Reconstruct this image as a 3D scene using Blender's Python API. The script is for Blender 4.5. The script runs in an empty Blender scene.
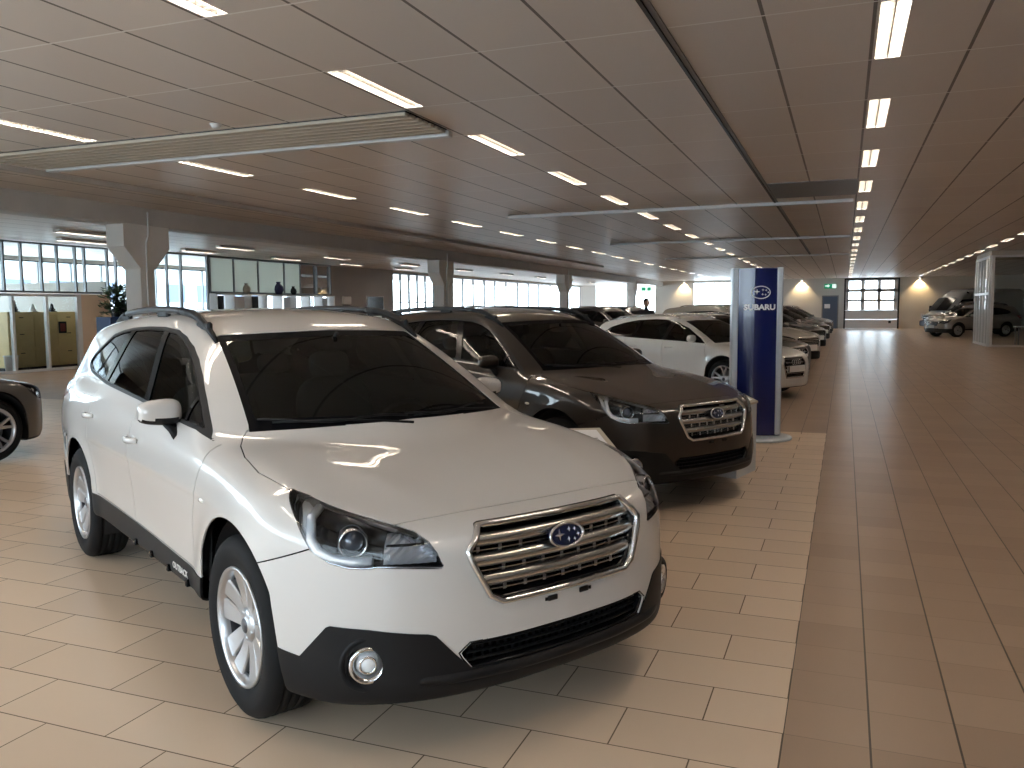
import numpy as np
# ---------------------------------------------------------------- smooth tables
def table(pts, sm=0.03, lo=-4.0, hi=4.0, step=0.005):
    """C1 interpolation of (t, v) pairs, softened, as a lookup function."""
    pts = sorted(pts)
    x = np.array([p[0] for p in pts], float); y = np.array([p[1] for p in pts], float)
    h = np.diff(x); d = np.diff(y) / h
    m = np.zeros_like(y)
    for i in range(1, len(x) - 1):
        if d[i-1] * d[i] > 0:
            w1 = 2*h[i] + h[i-1]; w2 = h[i] + 2*h[i-1]
            m[i] = (w1 + w2) / (w1/d[i-1] + w2/d[i])
    m[0] = d[0]; m[-1] = d[-1]
    g = np.arange(lo, hi + step, step)
    k = np.clip(np.searchsorted(x, g) - 1, 0, len(x) - 2)
    t = (g - x[k]) / h[k]
    tc = np.clip(t, 0, 1)
    v = ((1+2*tc)*(1-tc)**2)*y[k] + tc*(1-tc)**2*h[k]*m[k] + tc*tc*(3-2*tc)*y[k+1] + tc*tc*(tc-1)*h[k]*m[k+1]
    v = np.where(t < 0, y[0] + m[0]*(g - x[0]), v); v = np.where(t > 1, y[-1] + m[-1]*(g - x[-1]), v)
    n = int(3*sm/step)
    if n > 0:
        kr = np.exp(-.5*(np.arange(-n, n+1)*step/sm)**2); kr /= kr.sum()
        v2 = np.convolve(np.pad(v, n, mode='edge'), kr, mode='valid')
        v2[:n+1] = v[:n+1]; v2[-n-1:] = v[-n-1:]; v = v2
    return lambda q: np.interp(q, g, v)
def smax(a, b, k):
    h = np.maximum(k - np.abs(a - b), 0) / k
    return np.maximum(a, b) + h*h*h*k/6.0
def smin(a, b, k): return -smax(-a, -b, k)

class Body:
    def __init__(s, P):
        s.P = P
        T = lambda n, sm=.03: table(P[n], sm)
        s.nose, s.lean = T('nose', .02), T('lean', .012)
        s.tail, s.tlean = T('tail', .02), T('tlean', .02)
        s.top, s.crown = T('top', .05), T('crown', .02)
        s.sec, s.plan = T('sec', .015), T('plan', .06)
        s.gsec, s.gplan = T('gsec', .03), T('gplan', .06)
        s.roof, s.rcrown = T('roof', .06), T('rcrown', .03)
        s.rg = T('rglass', .03); s.bot = T('bot', .05)
        s.ax = P['axles']
    def side(s, x, z):
        w = s.sec(z) + s.plan(x)
        for ax in s.ax:
            r = np.hypot(x - ax, z - s.P['hub'])
            w = w + s.P['flare']*np.exp(-((r - .40)/.085)**2)
        mid = .5*(s.ax[0] + s.ax[1])
        w = w - s.P.get('waist', .014)*np.exp(-((x - mid)/.75)**2)*np.exp(-((z - .52)/.16)**2)
        return w
    def F(s, p):
        x, y, z = p[..., 0], np.abs(p[..., 1]), p[..., 2]
        P = s.P
        side = y - s.side(x, z)
        crease = P.get('crease', 0)
        top = (z - (s.top(x) - s.crown(y)))*.97
        if crease:
            yc = np.interp(x, [.9, 2.1], [.60, .40])
            top = top - crease*np.exp(-((y - yc)/.10)**2)*np.clip((x - .95)/.3, 0, 1)*np.clip((2.1 - x)/.3, 0, 1)
        front = (x - (s.nose(y) + s.lean(z)))*.93
        rear = ((-x) - (-(s.tail(y)) + s.tlean(z)))*.95
        bottom = s.bot(x) - z
        b = smax(side, top, P.get('kst', .09))
        b = smax(b, front, P.get('kf', .10))
        b = smax(b, rear, P.get('kr', .12))
        b = smax(b, bottom, .05)
        ws = P['ws']     # base x, base z, slope dx/dz, bow, sweep
        t = (z - ws[1])
        fx = x - (ws[0] - ws[2]*t + ws[3]*np.sin(np.clip(t/.44, 0, 1)*np.pi) - ws[4]*y*y)
        fx = fx / np.hypot(1, ws[2])
        gs = (y - (s.gsec(z) + s.gplan(x)))*.92
        rf = z - (s.roof(x) - s.rcrown(y))
        rr = (-(x) + s.rg(z) + P.get('rsweep', .25)*y*y)
        rr = rr*P.get('rgs', .85)
        g = smax(gs, rf, .10)
        g = smax(g, fx, P.get('kw', .07))
        g = smax(g, rr, .10)
        g = smax(g, .80 - z, .02)
        return smin(b, g, P.get('kbelt', .05))
    def grad(s, p, e=1e-3):
        g = np.empty_like(p)
        for i in range(3):
            d = np.zeros(3); d[i] = e
            g[..., i] = (s.F(p + d) - s.F(p - d))/(2*e)
        return g
    def project(s, p, n=4, off=0.0):
        for _ in range(n):
            g = s.grad(p); f = s.F(p) - off
            p = p - g*(f/np.maximum((g*g).sum(-1), .05))[..., None]
        return p
    def y_at(s, x, z, off=0.):
        """half width of the surface at side point (x, z)"""
        x = np.asarray(x, float); z = np.asarray(z, float)
        lo = np.zeros_like(x); hi = np.full_like(x, 1.3)
        for _ in range(18):
            m = .5*(lo+hi); f = s.F(np.stack([x, m, z], -1)) - off
            lo = np.where(f < 0, m, lo); hi = np.where(f < 0, hi, m)
        return .5*(lo+hi)
    def x_at(s, y, z, off=0.):
        y = np.asarray(y, float); z = np.asarray(z, float)
        lo = np.zeros_like(y); hi = np.full_like(y, 3.5)
        for _ in range(18):
            m = .5*(lo+hi); f = s.F(np.stack([m, y, z], -1)) - off
            lo = np.where(f < 0, m, lo); hi = np.where(f < 0, hi, m)
        return .5*(lo+hi)
    def z_at(s, x, y, off=0.):
        x = np.asarray(x, float); y = np.asarray(y, float)
        lo = np.full_like(x, .5); hi = np.full_like(x, 3.2)
        for _ in range(18):
            m = .5*(lo+hi); f = s.F(np.stack([x, y, m], -1)) - off
            lo = np.where(f < 0, m, lo); hi = np.where(f < 0, hi, m)
        return .5*(lo+hi)
    def mesh(s, step=.02, off=0.0, lo=(-2.8, -1.1, .05), hi=(2.6, 1.1, 1.8)):
        """surface nets on half the grid (y>=0), then mirrored sides come from abs(y): full width here"""
        xs = np.arange(lo[0], hi[0], step); ys = (np.arange(-int(1.1/step)-.5, int(1.1/step)+1, 1))*step; zs = np.arange(lo[2], hi[2], step)
        half = len(ys)//2
        X, Y, Z = np.meshgrid(xs, ys[half:], zs, indexing='ij')
        v = s.F(np.stack([X, Y, Z], -1)) - off
        v = np.concatenate([v[:, ::-1], v], 1)
        ys = np.concatenate([-ys[half:][::-1], ys[half:]])
        ins = v < 0
        nx, ny, nz = v.shape
        acc = np.zeros((nx-1, ny-1, nz-1, 3)); cnt = np.zeros((nx-1, ny-1, nz-1))
        G = (xs, ys, zs); quads = []
        for a in range(3):
            sl0 = [slice(None)]*3; sl1 = [slice(None)]*3
            sl0[a] = slice(0, -1); sl1[a] = slice(1, None)
            c = ins[tuple(sl0)] != ins[tuple(sl1)]
            I = np.argwhere(c)
            v0 = v[tuple(sl0)][c]; v1 = v[tuple(sl1)][c]
            t = v0/(v0 - v1)
            P = np.stack([G[k][I[:, k]] for k in range(3)], -1)
            P[:, a] += t*step
            b, d = [(1, 2), (2, 0), (0, 1)][a]
            cells = []
            for (ob, od) in ((0, 0), (-1, 0), (-1, -1), (0, -1)):
                J = I.copy(); J[:, b] += ob; J[:, d] += od
                cells.append(J)
            ok = np.ones(len(I), bool)
            for J in cells: ok &= (J >= 0).all(1) & (J < np.array([nx-1, ny-1, nz-1])).all(1)
            ids = []
            for J in cells:
                J = J[ok]
                np.add.at(acc, tuple(J.T), P[ok]); np.add.at(cnt, tuple(J.T), 1)
                ids.append(np.ravel_multi_index(tuple(J.T), cnt.shape))
            q = np.stack(ids, -1)
            neg = v0[ok] < 0
            q = np.where(neg[:, None], q, q[:, ::-1])
            quads.append(q)
        q = np.concatenate(quads)
        used = np.unique(q)
        mp = np.full(cnt.size, -1); mp[used] = np.arange(len(used))
        V = (acc.reshape(-1, 3)[used])/cnt.reshape(-1)[used][:, None]
        V = s.project(V, 3, off)
        q = mp[q]
        F = np.concatenate([q[:, [0, 1, 2]], q[:, [0, 2, 3]]])
        return V, F

# ---------------------------------------------------------------- mesh cutting by level sets
def cut(V, F, fn, tol=1e-4):
    """insert the zero set of fn into the triangle mesh"""
    f = fn(V); f = np.where(np.abs(f) < tol, 0.0, f)
    s = np.sign(f)
    sf = s[F]
    cross = (sf.min(1) < 0) & (sf.max(1) > 0)
    keep = F[~cross]; T = F[cross]
    if len(T) == 0: return V, F
    E = np.concatenate([T[:, [0, 1]], T[:, [1, 2]], T[:, [2, 0]]]); E.sort(1)
    es = s[E]; ec = es[:, 0]*es[:, 1] < 0
    U, inv = np.unique(E[ec], axis=0, return_inverse=True)
    inv = inv.reshape(-1)
    a, b = U[:, 0], U[:, 1]
    t = (f[a]/(f[a] - f[b]))
    for _ in range(2):
        P = V[a] + (V[b] - V[a])*t[:, None]
        g = fn(P)
        # one regula falsi refinement
        pos = (g*f[a] > 0)
        t = np.where(pos, t + (1 - t)*g/(g - f[b] + 1e-12), t*f[a]/(f[a] - g + 1e-12))
        t = np.clip(t, .002, .998)
    P = V[a] + (V[b] - V[a])*t[:, None]
    n0 = len(V)
    mid = np.full(len(E), -1); mid[ec] = n0 + inv
    m = mid.reshape(3, -1).T       # per tri: edges 01,12,20
    out = [keep]
    st = s[T]
    for k in range(3):
        # rotate so vertex k is alone or zero
        i, j, l = T[:, k], T[:, (k+1) % 3], T[:, (k+2) % 3]
        eij, ejl, eli = m[:, k], m[:, (k+1) % 3], m[:, (k+2) % 3]
        two = (eij >= 0) & (eli >= 0)
        if two.any():
            A, B, C, D, G = i[two], eij[two], j[two], l[two], eli[two]
            out += [np.stack([A, B, G], -1), np.stack([B, C, D], -1), np.stack([B, D, G], -1)]
        one = (st[:, k] == 0) & (ejl >= 0)
        if one.any():
            A, B, C, D = i[one], j[one], ejl[one], l[one]
            out += [np.stack([A, B, C], -1), np.stack([A, C, D], -1)]
    return np.concatenate([V, P]), np.concatenate(out)

def sdpoly(pts, r=0.0):
    """signed distance to a closed 2-D polygon (negative inside), corners rounded by r"""
    A = np.array(pts, float)
    if r > 0:
        for _ in range(3):   # chaikin with limited cut length
            B = np.roll(A, -1, 0); L = np.linalg.norm(B - A, axis=1, keepdims=True)
            t = np.minimum(.25, r/np.maximum(L, 1e-9))
            A = np.stack([A + (B - A)*t, B - (B - A)*t], 1).reshape(-1, 2); r *= .5
    B = np.roll(A, -1, 0)
    lo, hi = A.min(0), A.max(0)
    def fn(q):
        bb = np.maximum(np.maximum(lo - q, q - hi), 0).max(1)
        near = bb < .06
        if near.all(): return fn0(q)
        out = bb + .001
        if near.any(): out[near] = fn0(q[near])
        return out
    def fn0(q):
        out = np.empty(len(q))
        for c in range(0, len(q), 20000):
            p = q[c:c+20000]
            d = np.full(len(p), 1e9); ins = np.zeros(len(p), bool)
            for a, b in zip(A, B):
                e = b - a; w = p - a
                t = np.clip((w@e)/max(e@e, 1e-12), 0, 1)
                dd = w - t[:, None]*e
                d = np.minimum(d, (dd*dd).sum(1))
                c1 = (a[1] <= p[:, 1]) != (b[1] <= p[:, 1])
                if abs(e[1]) > 1e-12:
                    xx = a[0] + (p[:, 1] - a[1])*e[0]/e[1]
                    ins ^= c1 & (p[:, 0] < xx)
            out[c:c+20000] = np.where(ins, -1, 1)*np.sqrt(d)
        return out
    return fn
OUT = dict(
 axles=(1.355,-1.335), hub=.347, flare=.016,
 nose=[(0,2.238),(.2,2.230),(.4,2.198),(.5,2.168),(.6,2.12),(.7,2.045),(.8,1.93),(.88,1.78),(.95,1.6)],
 lean=[(.1,-.10),(.22,-.02),(.32,.0),(.45,0),(.6,-.004),(.73,-.020),(.78,-.04),(.82,-.085),(.9,-.22),(1.1,-.6)],
 tail=[(0,-2.44),(.4,-2.41),(.6,-2.36),(.75,-2.28),(.85,-2.14),(.92,-1.95)],
 tlean=[(.2,-.08),(.35,-.02),(.5,.01),(.65,.01),(.8,-.02),(1.0,-.06),(1.15,-.14)],
 top=[(2.4,.76),(2.22,.79),(2.15,.803),(2.02,.828),(1.9,.862),(1.75,.900),(1.6,.930),(1.4,.965),(1.2,.99),(1.0,1.01),(.8,1.03),(0,1.075),(-.9,1.115),(-1.6,1.12),(-2.4,1.08)],
 crown=[(0,0),(.3,.002),(.5,.008),(.65,.012),(.75,.02),(.85,.045),(.95,.09)],
 sec=[(.15,.82),(.25,.872),(.35,.890),(.5,.895),(.65,.898),(.78,.905),(.86,.902),(.93,.889),(1.0,.865),(1.1,.825),(1.2,.78)],
 plan=[(2.3,-.06),(1.9,-.02),(1.5,0),(0,.0),(-1.5,0),(-1.9,-.03),(-2.3,-.08)],
 gsec=[(.8,.90),(1.0,.855),(1.05,.835),(1.15,.79),(1.25,.745),(1.35,.70),(1.45,.645),(1.52,.58)],
 gplan=[(1.0,-.01),(.4,0),(-.8,0),(-1.4,-.02),(-1.9,-.055),(-2.3,-.10)],
 roof=[(.5,1.43),(.35,1.462),(.2,1.490),(0,1.522),(-.4,1.550),(-.8,1.552),(-1.2,1.54),(-1.6,1.515),(-2.0,1.475),(-2.3,1.43)],
 rcrown=[(0,0),(.3,.010),(.5,.03),(.6,.05),(.7,.09)],
 rglass=[(1.0,-2.43),(1.1,-2.39),(1.3,-2.25),(1.45,-2.13),(1.5,-2.10)],
 bot=[(2.3,.25),(1.9,.22),(1.5,.22),(1.1,.340),(-1.0,.340),(-1.5,.24),(-1.7,.24),(-2.1,.27),(-2.4,.33)],
 ws=(1.22,1.03,2.136,.03,.6), crease=.006)
import bpy, math, random
from mathutils import Vector, Matrix
C_ = bpy.context.scene.collection
rnd = random.Random(7)

# ---------------------------------------------------------------- materials
def mat(name, col, rough=.5, metal=0., coat=0., spec=.5, emit=None, estr=0., noise=None, bump=None, trans=0., coatr=.03):
    m = bpy.data.materials.new(name); m.use_nodes = True
    n = m.node_tree; b = n.nodes['Principled BSDF']
    b.inputs['Base Color'].default_value = (*col, 1)
    b.inputs['Roughness'].default_value = rough
    b.inputs['Metallic'].default_value = metal
    b.inputs['Coat Weight'].default_value = coat
    b.inputs['Coat Roughness'].default_value = coatr
    b.inputs['Specular IOR Level'].default_value = spec
    b.inputs['Transmission Weight'].default_value = trans
    if emit: b.inputs['Emission Color'].default_value = (*emit, 1); b.inputs['Emission Strength'].default_value = estr
    if noise:
        sc, amt = noise
        tc = n.nodes.new('ShaderNodeTexCoord'); tx = n.nodes.new('ShaderNodeTexNoise'); tx.inputs['Scale'].default_value = sc
        mx = n.nodes.new('ShaderNodeMix'); mx.data_type = 'RGBA'
        mx.inputs['A'].default_value = (*[c*(1-amt) for c in col], 1); mx.inputs['B'].default_value = (*[min(1, c*(1+amt)) for c in col], 1)
        n.links.new(tc.outputs['Object'], tx.inputs['Vector']); n.links.new(tx.outputs['Fac'], mx.inputs['Factor'])
        n.links.new(mx.outputs['Result'], b.inputs['Base Color'])
    if bump:
        sc, st = bump
        tc = n.nodes.new('ShaderNodeTexCoord'); tx = n.nodes.new('ShaderNodeTexNoise'); tx.inputs['Scale'].default_value = sc
        bp = n.nodes.new('ShaderNodeBump'); bp.inputs['Strength'].default_value = st
        n.links.new(tc.outputs['Object'], tx.inputs['Vector']); n.links.new(tx.outputs['Fac'], bp.inputs['Height']); n.links.new(bp.outputs['Normal'], b.inputs['Normal'])
    return m
def glassmat(name, tint, refl=1.0, rough=0.0):
    m = bpy.data.materials.new(name); m.use_nodes = True
    n = m.node_tree; n.nodes.clear()
    o = n.nodes.new('ShaderNodeOutputMaterial'); mx = n.nodes.new('ShaderNodeMixShader')
    t = n.nodes.new('ShaderNodeBsdfTransparent'); t.inputs['Color'].default_value = (*tint, 1)
    g = n.nodes.new('ShaderNodeBsdfGlossy'); g.inputs['Roughness'].default_value = rough; g.inputs['Color'].default_value = (refl, refl, refl, 1)
    f = n.nodes.new('ShaderNodeFresnel'); f.inputs['IOR'].default_value = 1.5
    n.links.new(f.outputs[0], mx.inputs[0]); n.links.new(t.outputs[0], mx.inputs[1]); n.links.new(g.outputs[0], mx.inputs[2]); n.links.new(mx.outputs[0], o.inputs['Surface'])
    return m
M = {}
M['white_paint'] = mat('white_paint', (.59, .568, .548), .35, 0, 1.0, bump=None)
M['brown_paint'] = mat('brown_paint', (.018, .0115, .008), .4, .4, 1.0)
M['inner'] = mat('dark_inner', (.012, .012, .013), .8)
M['plastic'] = mat('black_plastic', (.008, .008, .009), .5, 0, 0, .22, bump=(400, .03))
M['gloss'] = mat('gloss_black', (.005, .005, .006), .12, 0, 0, .3)
M['rubber'] = mat('tire_rubber', (.009, .009, .010), .7, 0, 0, .18, noise=(9, .25))
M['alloy'] = mat('silver_alloy', (.50, .51, .53), .3, .85, .2)
M['dark_alloy'] = mat('dark_alloy', (.10, .10, .11), .4, .8)
M['chrome'] = mat('chrome', (.75, .76, .78), .09, 1.)
M['satin'] = mat('satin_silver', (.55, .54, .52), .27, 1.)
M['trim'] = mat('window_trim', (.022, .023, .025), .45, 0, 0, .22)
M['frit'] = mat('black_glass_edge', (.004, .004, .005), .5, 0, 0, .03)
M['rail'] = mat('rail_grey', (.025, .025, .027), .38, .4)
M['glass'] = glassmat('tinted_glass', (.30, .36, .335), .5)
M['dglass'] = glassmat('privacy_glass', (.24, .27, .26), .9)
M['lens'] = glassmat('clear_lens', (.95, .97, 1.0), .5)
M['clear'] = glassmat('clear_glass', (.86, .92, .92), .5)
M['wglass'] = glassmat('window_glass', (.86, .92, .92), .8)
M['red_lens'] = mat('red_lens', (.25, .008, .012), .1, 0, 1)
M['lamp_silver'] = mat('lamp_silver', (.72, .74, .78), .22, .55)
M['led'] = mat('led_white', (.85, .88, .92), .35, 0, .5)
M['blue_badge'] = mat('blue_badge', (.006, .010, .055), .15, .2, 1)
M['seat'] = mat('seat_fabric', (.055, .056, .058), .9, bump=(300, .2))
M['dash'] = mat('dashboard_grey', (.02, .02, .021), .75)
M['headliner'] = mat('headliner', (.20, .20, .195), .9)
M['disc'] = mat('brake_disc', (.25, .25, .25), .35, 1.)

# ---------------------------------------------------------------- mesh builder
class MB:
    def __init__(s): s.v = []; s.f = []; s.sm = []; s.mi = []
    def add(s, v, f, smooth=False, mi=0):
        k = len(s.v); s.v += [tuple(map(float, p)) for p in v]
        for q in f: s.f.append(tuple(int(i) + k for i in q)); s.sm.append(smooth); s.mi.append(mi)
        return s
    def box(s, lo, hi, mi=0, bev=0., M4=None):
        (a, b, c), (d, e, f) = lo, hi
        if bev > 0:
            m = min(d-a, e-b, f-c)*.49; r = min(bev, m); v = []; 
            # chamfered box: 24 verts
            for x, sx in ((a, 1), (d, -1)):
                for y, sy in ((b, 1), (e, -1)):
                    for z, sz in ((c, 1), (f, -1)):
                        v += [(x, y+sy*r, z+sz*r), (x+sx*r, y, z+sz*r), (x+sx*r, y+sy*r, z)]
            bm = bmesh_hull(v)
            v, fc = bm
        else:
            v = [(a,b,c),(d,b,c),(d,e,c),(a,e,c),(a,b,f),(d,b,f),(d,e,f),(a,e,f)]
            fc = [(0,3,2,1),(4,5,6,7),(0,1,5,4),(1,2,6,5),(2,3,7,6),(3,0,4,7)]
        if M4 is not None: v = [tuple(M4 @ Vector(p)) for p in v]
        return s.add(v, fc, False, mi)
    def tube(s, path, r, n=8, mi=0, caps=True, closed=False, sq=None, smooth=True):
        P = np.array(path, float); N = len(P)
        rr = np.full(N, r) if np.isscalar(r) else np.array(r)
        T = np.roll(P, -1, 0) - np.roll(P, 1, 0) if closed else np.gradient(P, axis=0)
        T /= np.linalg.norm(T, axis=1, keepdims=True) + 1e-12
        up = np.array([0, 0, 1.]) if abs(T[0][2]) < .9 else np.array([1., 0, 0])
        u = np.cross(up, T[0]); u /= np.linalg.norm(u); v = []
        for i in range(N):
            u = u - T[i]*(u@T[i]); u /= np.linalg.norm(u); w = np.cross(T[i], u)
            for k in range(n):
                a = 2*math.pi*(k+.5)/n; ca, sa = math.cos(a), math.sin(a)
                if sq: ca, sa = ca*sq[0], sa*sq[1]
                v.append(P[i] + rr[i]*(u*ca + w*sa))
        f = []
        for i in range(N if closed else N-1):
            j = (i+1) % N
            for k in range(n): f.append((i*n+k, i*n+(k+1) % n, j*n+(k+1) % n, j*n+k))
        if caps and not closed: f.append(tuple(range(n))[::-1]); f.append(tuple((N-1)*n+k for k in range(n)))
        return s.add(v, f, smooth, mi)
    def lathe(s, prof, n=48, axis='y', c=(0, 0, 0), mi=0, smooth=True):
        """prof: list of (radius, along)"""
        v = []; m = len(prof)
        for k in range(n):
            a = 2*math.pi*k/n
            for r, t in prof:
                p = {'y': (r*math.cos(a), t, r*math.sin(a)), 'z': (r*math.cos(a), r*math.sin(a), t), 'x': (t, r*math.cos(a), r*math.sin(a))}[axis]
                v.append((p[0]+c[0], p[1]+c[1], p[2]+c[2]))
        f = [(k*m+i, ((k+1) % n)*m+i, ((k+1) % n)*m+i+1, k*m+i+1) for k in range(n) for i in range(m-1)]
        return s.add(v, f, smooth, mi)
    def prism(s, poly, d, mi=0, axis='z', M4=None):
        """poly 2-D list, extruded d=(lo,hi) on axis"""
        n = len(poly)
        def mk(p, t): return {'z': (p[0], p[1], t), 'y': (p[0], t, p[1]), 'x': (t, p[0], p[1])}[axis]
        v = [mk(p, d[0]) for p in poly] + [mk(p, d[1]) for p in poly]
        if M4 is not None: v = [tuple(M4 @ Vector(p)) for p in v]
        f = [tuple(range(n))[::-1], tuple(range(n, 2*n))] + [(i, (i+1) % n, (i+1) % n+n, i+n) for i in range(n)]
        return s.add(v, f, False, mi)
    def grid(s, P, smooth=True, mi=0, closed_u=False):
        P = np.asarray(P); a, b = P.shape[:2]
        f = [(i*b+j, ((i+1) % a)*b+j, ((i+1) % a)*b+j+1, i*b+j+1) for i in range(a if closed_u else a-1) for j in range(b-1)]
        return s.add(P.reshape(-1, 3), f, smooth, mi)
    def ellip(s, c, r, n=16, m=10, mi=0, e=1.0):
        P = []
        for i in range(m+1):
            t = -math.pi/2 + math.pi*i/m; row = []
            for k in range(n):
                a = 2*math.pi*k/n
                sg = lambda q: math.copysign(abs(q)**e, q)
                row.append((c[0]+r[0]*sg(math.cos(t))*sg(math.cos(a)), c[1]+r[1]*sg(math.cos(t))*sg(math.sin(a)), c[2]+r[2]*sg(math.sin(t))))
            P.append(row)
        v = [p for row in P for p in row]
        f = [(i*n+k, i*n+(k+1) % n, (i+1)*n+(k+1) % n, (i+1)*n+k) for i in range(m) for k in range(n)]
        return s.add(v, f, True, mi)
    def mesh(s, name, mats):
        me = bpy.data.meshes.new(name); me.from_pydata(s.v, [], s.f)
        me.polygons.foreach_set('use_smooth', s.sm); me.polygons.foreach_set('material_index', s.mi)
        for m in (mats if isinstance(mats, (list, tuple)) else [mats]): me.materials.append(m)
        import bmesh
        bm = bmesh.new(); bm.from_mesh(me); bmesh.ops.remove_doubles(bm, verts=bm.verts, dist=1e-6)
        bmesh.ops.recalc_face_normals(bm, faces=bm.faces); bm.to_mesh(me); bm.free()
        return me
    def build(s, name, mats, parent=None, **kw):
        return link(name, s.mesh(name, mats), parent, **kw)
def bmesh_hull(v):
    import bmesh
    bm = bmesh.new()
    for p in v: bm.verts.new(p)
    bmesh.ops.convex_hull(bm, input=bm.verts)
    bm.verts.index_update()
    vs = [tuple(q.co) for q in bm.verts]; fs = [tuple(q.index for q in f.verts) for f in bm.faces]
    bm.free(); return vs, fs
def link(name, data, parent=None, label=None, cat=None, group=None, kind=None, loc=None, rot=None):
    o = bpy.data.objects.new(name, data); C_.objects.link(o)
    if parent is not None: o.parent = parent
    if loc is not None: o.location = loc
    if rot is not None: o.rotation_euler = rot
    if label: o['label'] = label
    if cat: o['category'] = cat
    if group: o['group'] = group
    if kind: o['kind'] = kind
    return o
def thing(name, label, cat, loc=(0, 0, 0), rz=0., group=None):
    return link(name, None, None, label, cat, group, None, loc, (0, 0, rz))
def copy_tree(o, parent=None):
    c = o.copy(); C_.objects.link(c)
    if parent is not None: c.parent = parent
    for ch in list(o.children): copy_tree(ch, c)
    return c
def dup(root, loc, rz, label, group=None, scale=None):
    r = copy_tree(root); r.location = loc; r.rotation_euler = (0, 0, rz); r['label'] = label
    if scale: r.scale = scale
    if group: r['group'] = group
    elif 'group' in r: del r['group']
    return r

# ---------------------------------------------------------------- shell pieces of a car body
def shell(name, B, V, F, mats, parent, th=.006, off=0., smooth=True, label=None):
    """turn a cut-out region of the body surface into a panel with real thickness; mats=(outer, inner)"""
    if len(F) == 0: return None
    u, inv = np.unique(F, return_inverse=True); F = inv.reshape(F.shape); V = V[u]
    N = B.grad(V); N /= np.linalg.norm(N, axis=1, keepdims=True) + 1e-9
    Vo = V + N*off
    n = len(V)
    if th > 0:
        Vi = Vo - N*th
        E = np.concatenate([F[:, [0, 1]], F[:, [1, 2]], F[:, [2, 0]]])
        key = {}
        es = np.sort(E, 1); code = es[:, 0]*n + es[:, 1]
        uq, idx, ct = np.unique(code, return_index=True, return_counts=True)
        be = E[idx[ct == 1]]
        rim = np.concatenate([np.stack([be[:, 1], be[:, 0], be[:, 0]+n], -1), np.stack([be[:, 1], be[:, 0]+n, be[:, 1]+n], -1)])
        AV = np.concatenate([Vo, Vi]); AF = np.concatenate([F, F[:, ::-1]+n, rim])
    else:
        AV = Vo; AF = F; rim = np.zeros((0, 3), int)
    me = bpy.data.meshes.new(name)
    me.vertices.add(len(AV)); me.vertices.foreach_set('co', AV.astype(np.float32).ravel())
    me.loops.add(AF.size); me.loops.foreach_set('vertex_index', AF.astype(np.int32).ravel())
    me.polygons.add(len(AF)); me.polygons.foreach_set('loop_start', np.arange(0, AF.size, 3, dtype=np.int32))
    me.polygons.foreach_set('loop_total', np.full(len(AF), 3, np.int32))
    mi = np.zeros(len(AF), np.int32); mi[len(F):2*len(F)] = 1
    if th == 0: mi[:] = 0
    me.materials.append(mats[0])
    if len(mats) > 1: me.materials.append(mats[1])
    else: mi[:] = 0
    me.polygons.foreach_set('material_index', mi)
    me.polygons.foreach_set('use_smooth', np.ones(len(AF), bool))
    me.update(calc_edges=True); me.validate()
    if len(me.polygons) == len(AF):
        fn = np.cross(AV[AF[:, 1]] - AV[AF[:, 0]], AV[AF[:, 2]] - AV[AF[:, 0]])
        fn /= np.linalg.norm(fn, axis=1, keepdims=True) + 1e-12
        LN = np.empty((len(AF), 3, 3))
        nf = len(F)
        LN[:nf] = N[F]
        if th > 0:
            LN[nf:2*nf] = -N[F[:, ::-1]]; LN[2*nf:] = fn[2*nf:, None]
        LN = LN.reshape(-1, 3)
        me.normals_split_custom_set([tuple(q) for q in LN.astype(float)])
    return link(name, me, parent, label)
# ---------------------------------------------------------------- camera
FPX, YAW, PIT, ROL, CAMH = 846.2455, -.3741, .0881, .0068, 1.5342
def make_camera():
    f = Vector((math.sin(YAW)*math.cos(PIT), math.cos(YAW)*math.cos(PIT), -math.sin(PIT)))
    r = Vector((math.cos(YAW), -math.sin(YAW), 0)); u = r.cross(f)
    R_ = r*math.cos(ROL) - u*math.sin(ROL); U_ = r*math.sin(ROL) + u*math.cos(ROL)
    m = Matrix(((R_.x, U_.x, -f.x, 0), (R_.y, U_.y, -f.y, 0), (R_.z, U_.z, -f.z, CAMH), (0, 0, 0, 1)))
    cam = bpy.data.cameras.new('camera'); o = bpy.data.objects.new('camera', cam); C_.objects.link(o)
    cam.sensor_fit = 'HORIZONTAL'; cam.sensor_width = 36; cam.lens = FPX/1024*36; cam.clip_start = .05; cam.clip_end = 400
    o.matrix_world = m; bpy.context.scene.camera = o
CARX, CARY, CART = -2.8261, 3.97, -.5314
make_camera()
# ---------------------------------------------------------------- region helpers (side = xz, front = yz, wrap = w,z with w=|y|-(x-2.2))
def rg_xz(poly, r=.0, ymin=.35):
    s = sdpoly(poly, r)
    return lambda p: np.maximum(s(p[:, [0, 2]]), ymin - np.abs(p[:, 1]))
def rg_yz(poly, r=0., xmin=0., back=False):
    s = sdpoly(poly, r)
    def f(p):
        q = np.stack([np.abs(p[:, 1]), p[:, 2]], -1)
        return np.maximum(s(q), (p[:, 0] + xmin) if back else (xmin - p[:, 0]))
    return f
def rg_xy(poly, r=0., zmin=.7):
    s = sdpoly(poly, r)
    return lambda p: np.maximum(s(np.stack([p[:, 0], np.abs(p[:, 1])], -1)), zmin - p[:, 2])
def rg_wz(poly, r=0., xmin=1.39, x0=2.2):
    s = sdpoly(poly, r)
    return lambda p: np.maximum(s(np.stack([np.abs(p[:, 1]) - (p[:, 0] - x0), p[:, 2]], -1)), xmin - p[:, 0])
def inter(*f): return lambda p: np.maximum.reduce([g(p) for g in f])
def union(*f): return lambda p: np.minimum.reduce([g(p) for g in f])
def minus(a, b): return lambda p: np.maximum(a(p), -b(p))
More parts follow.
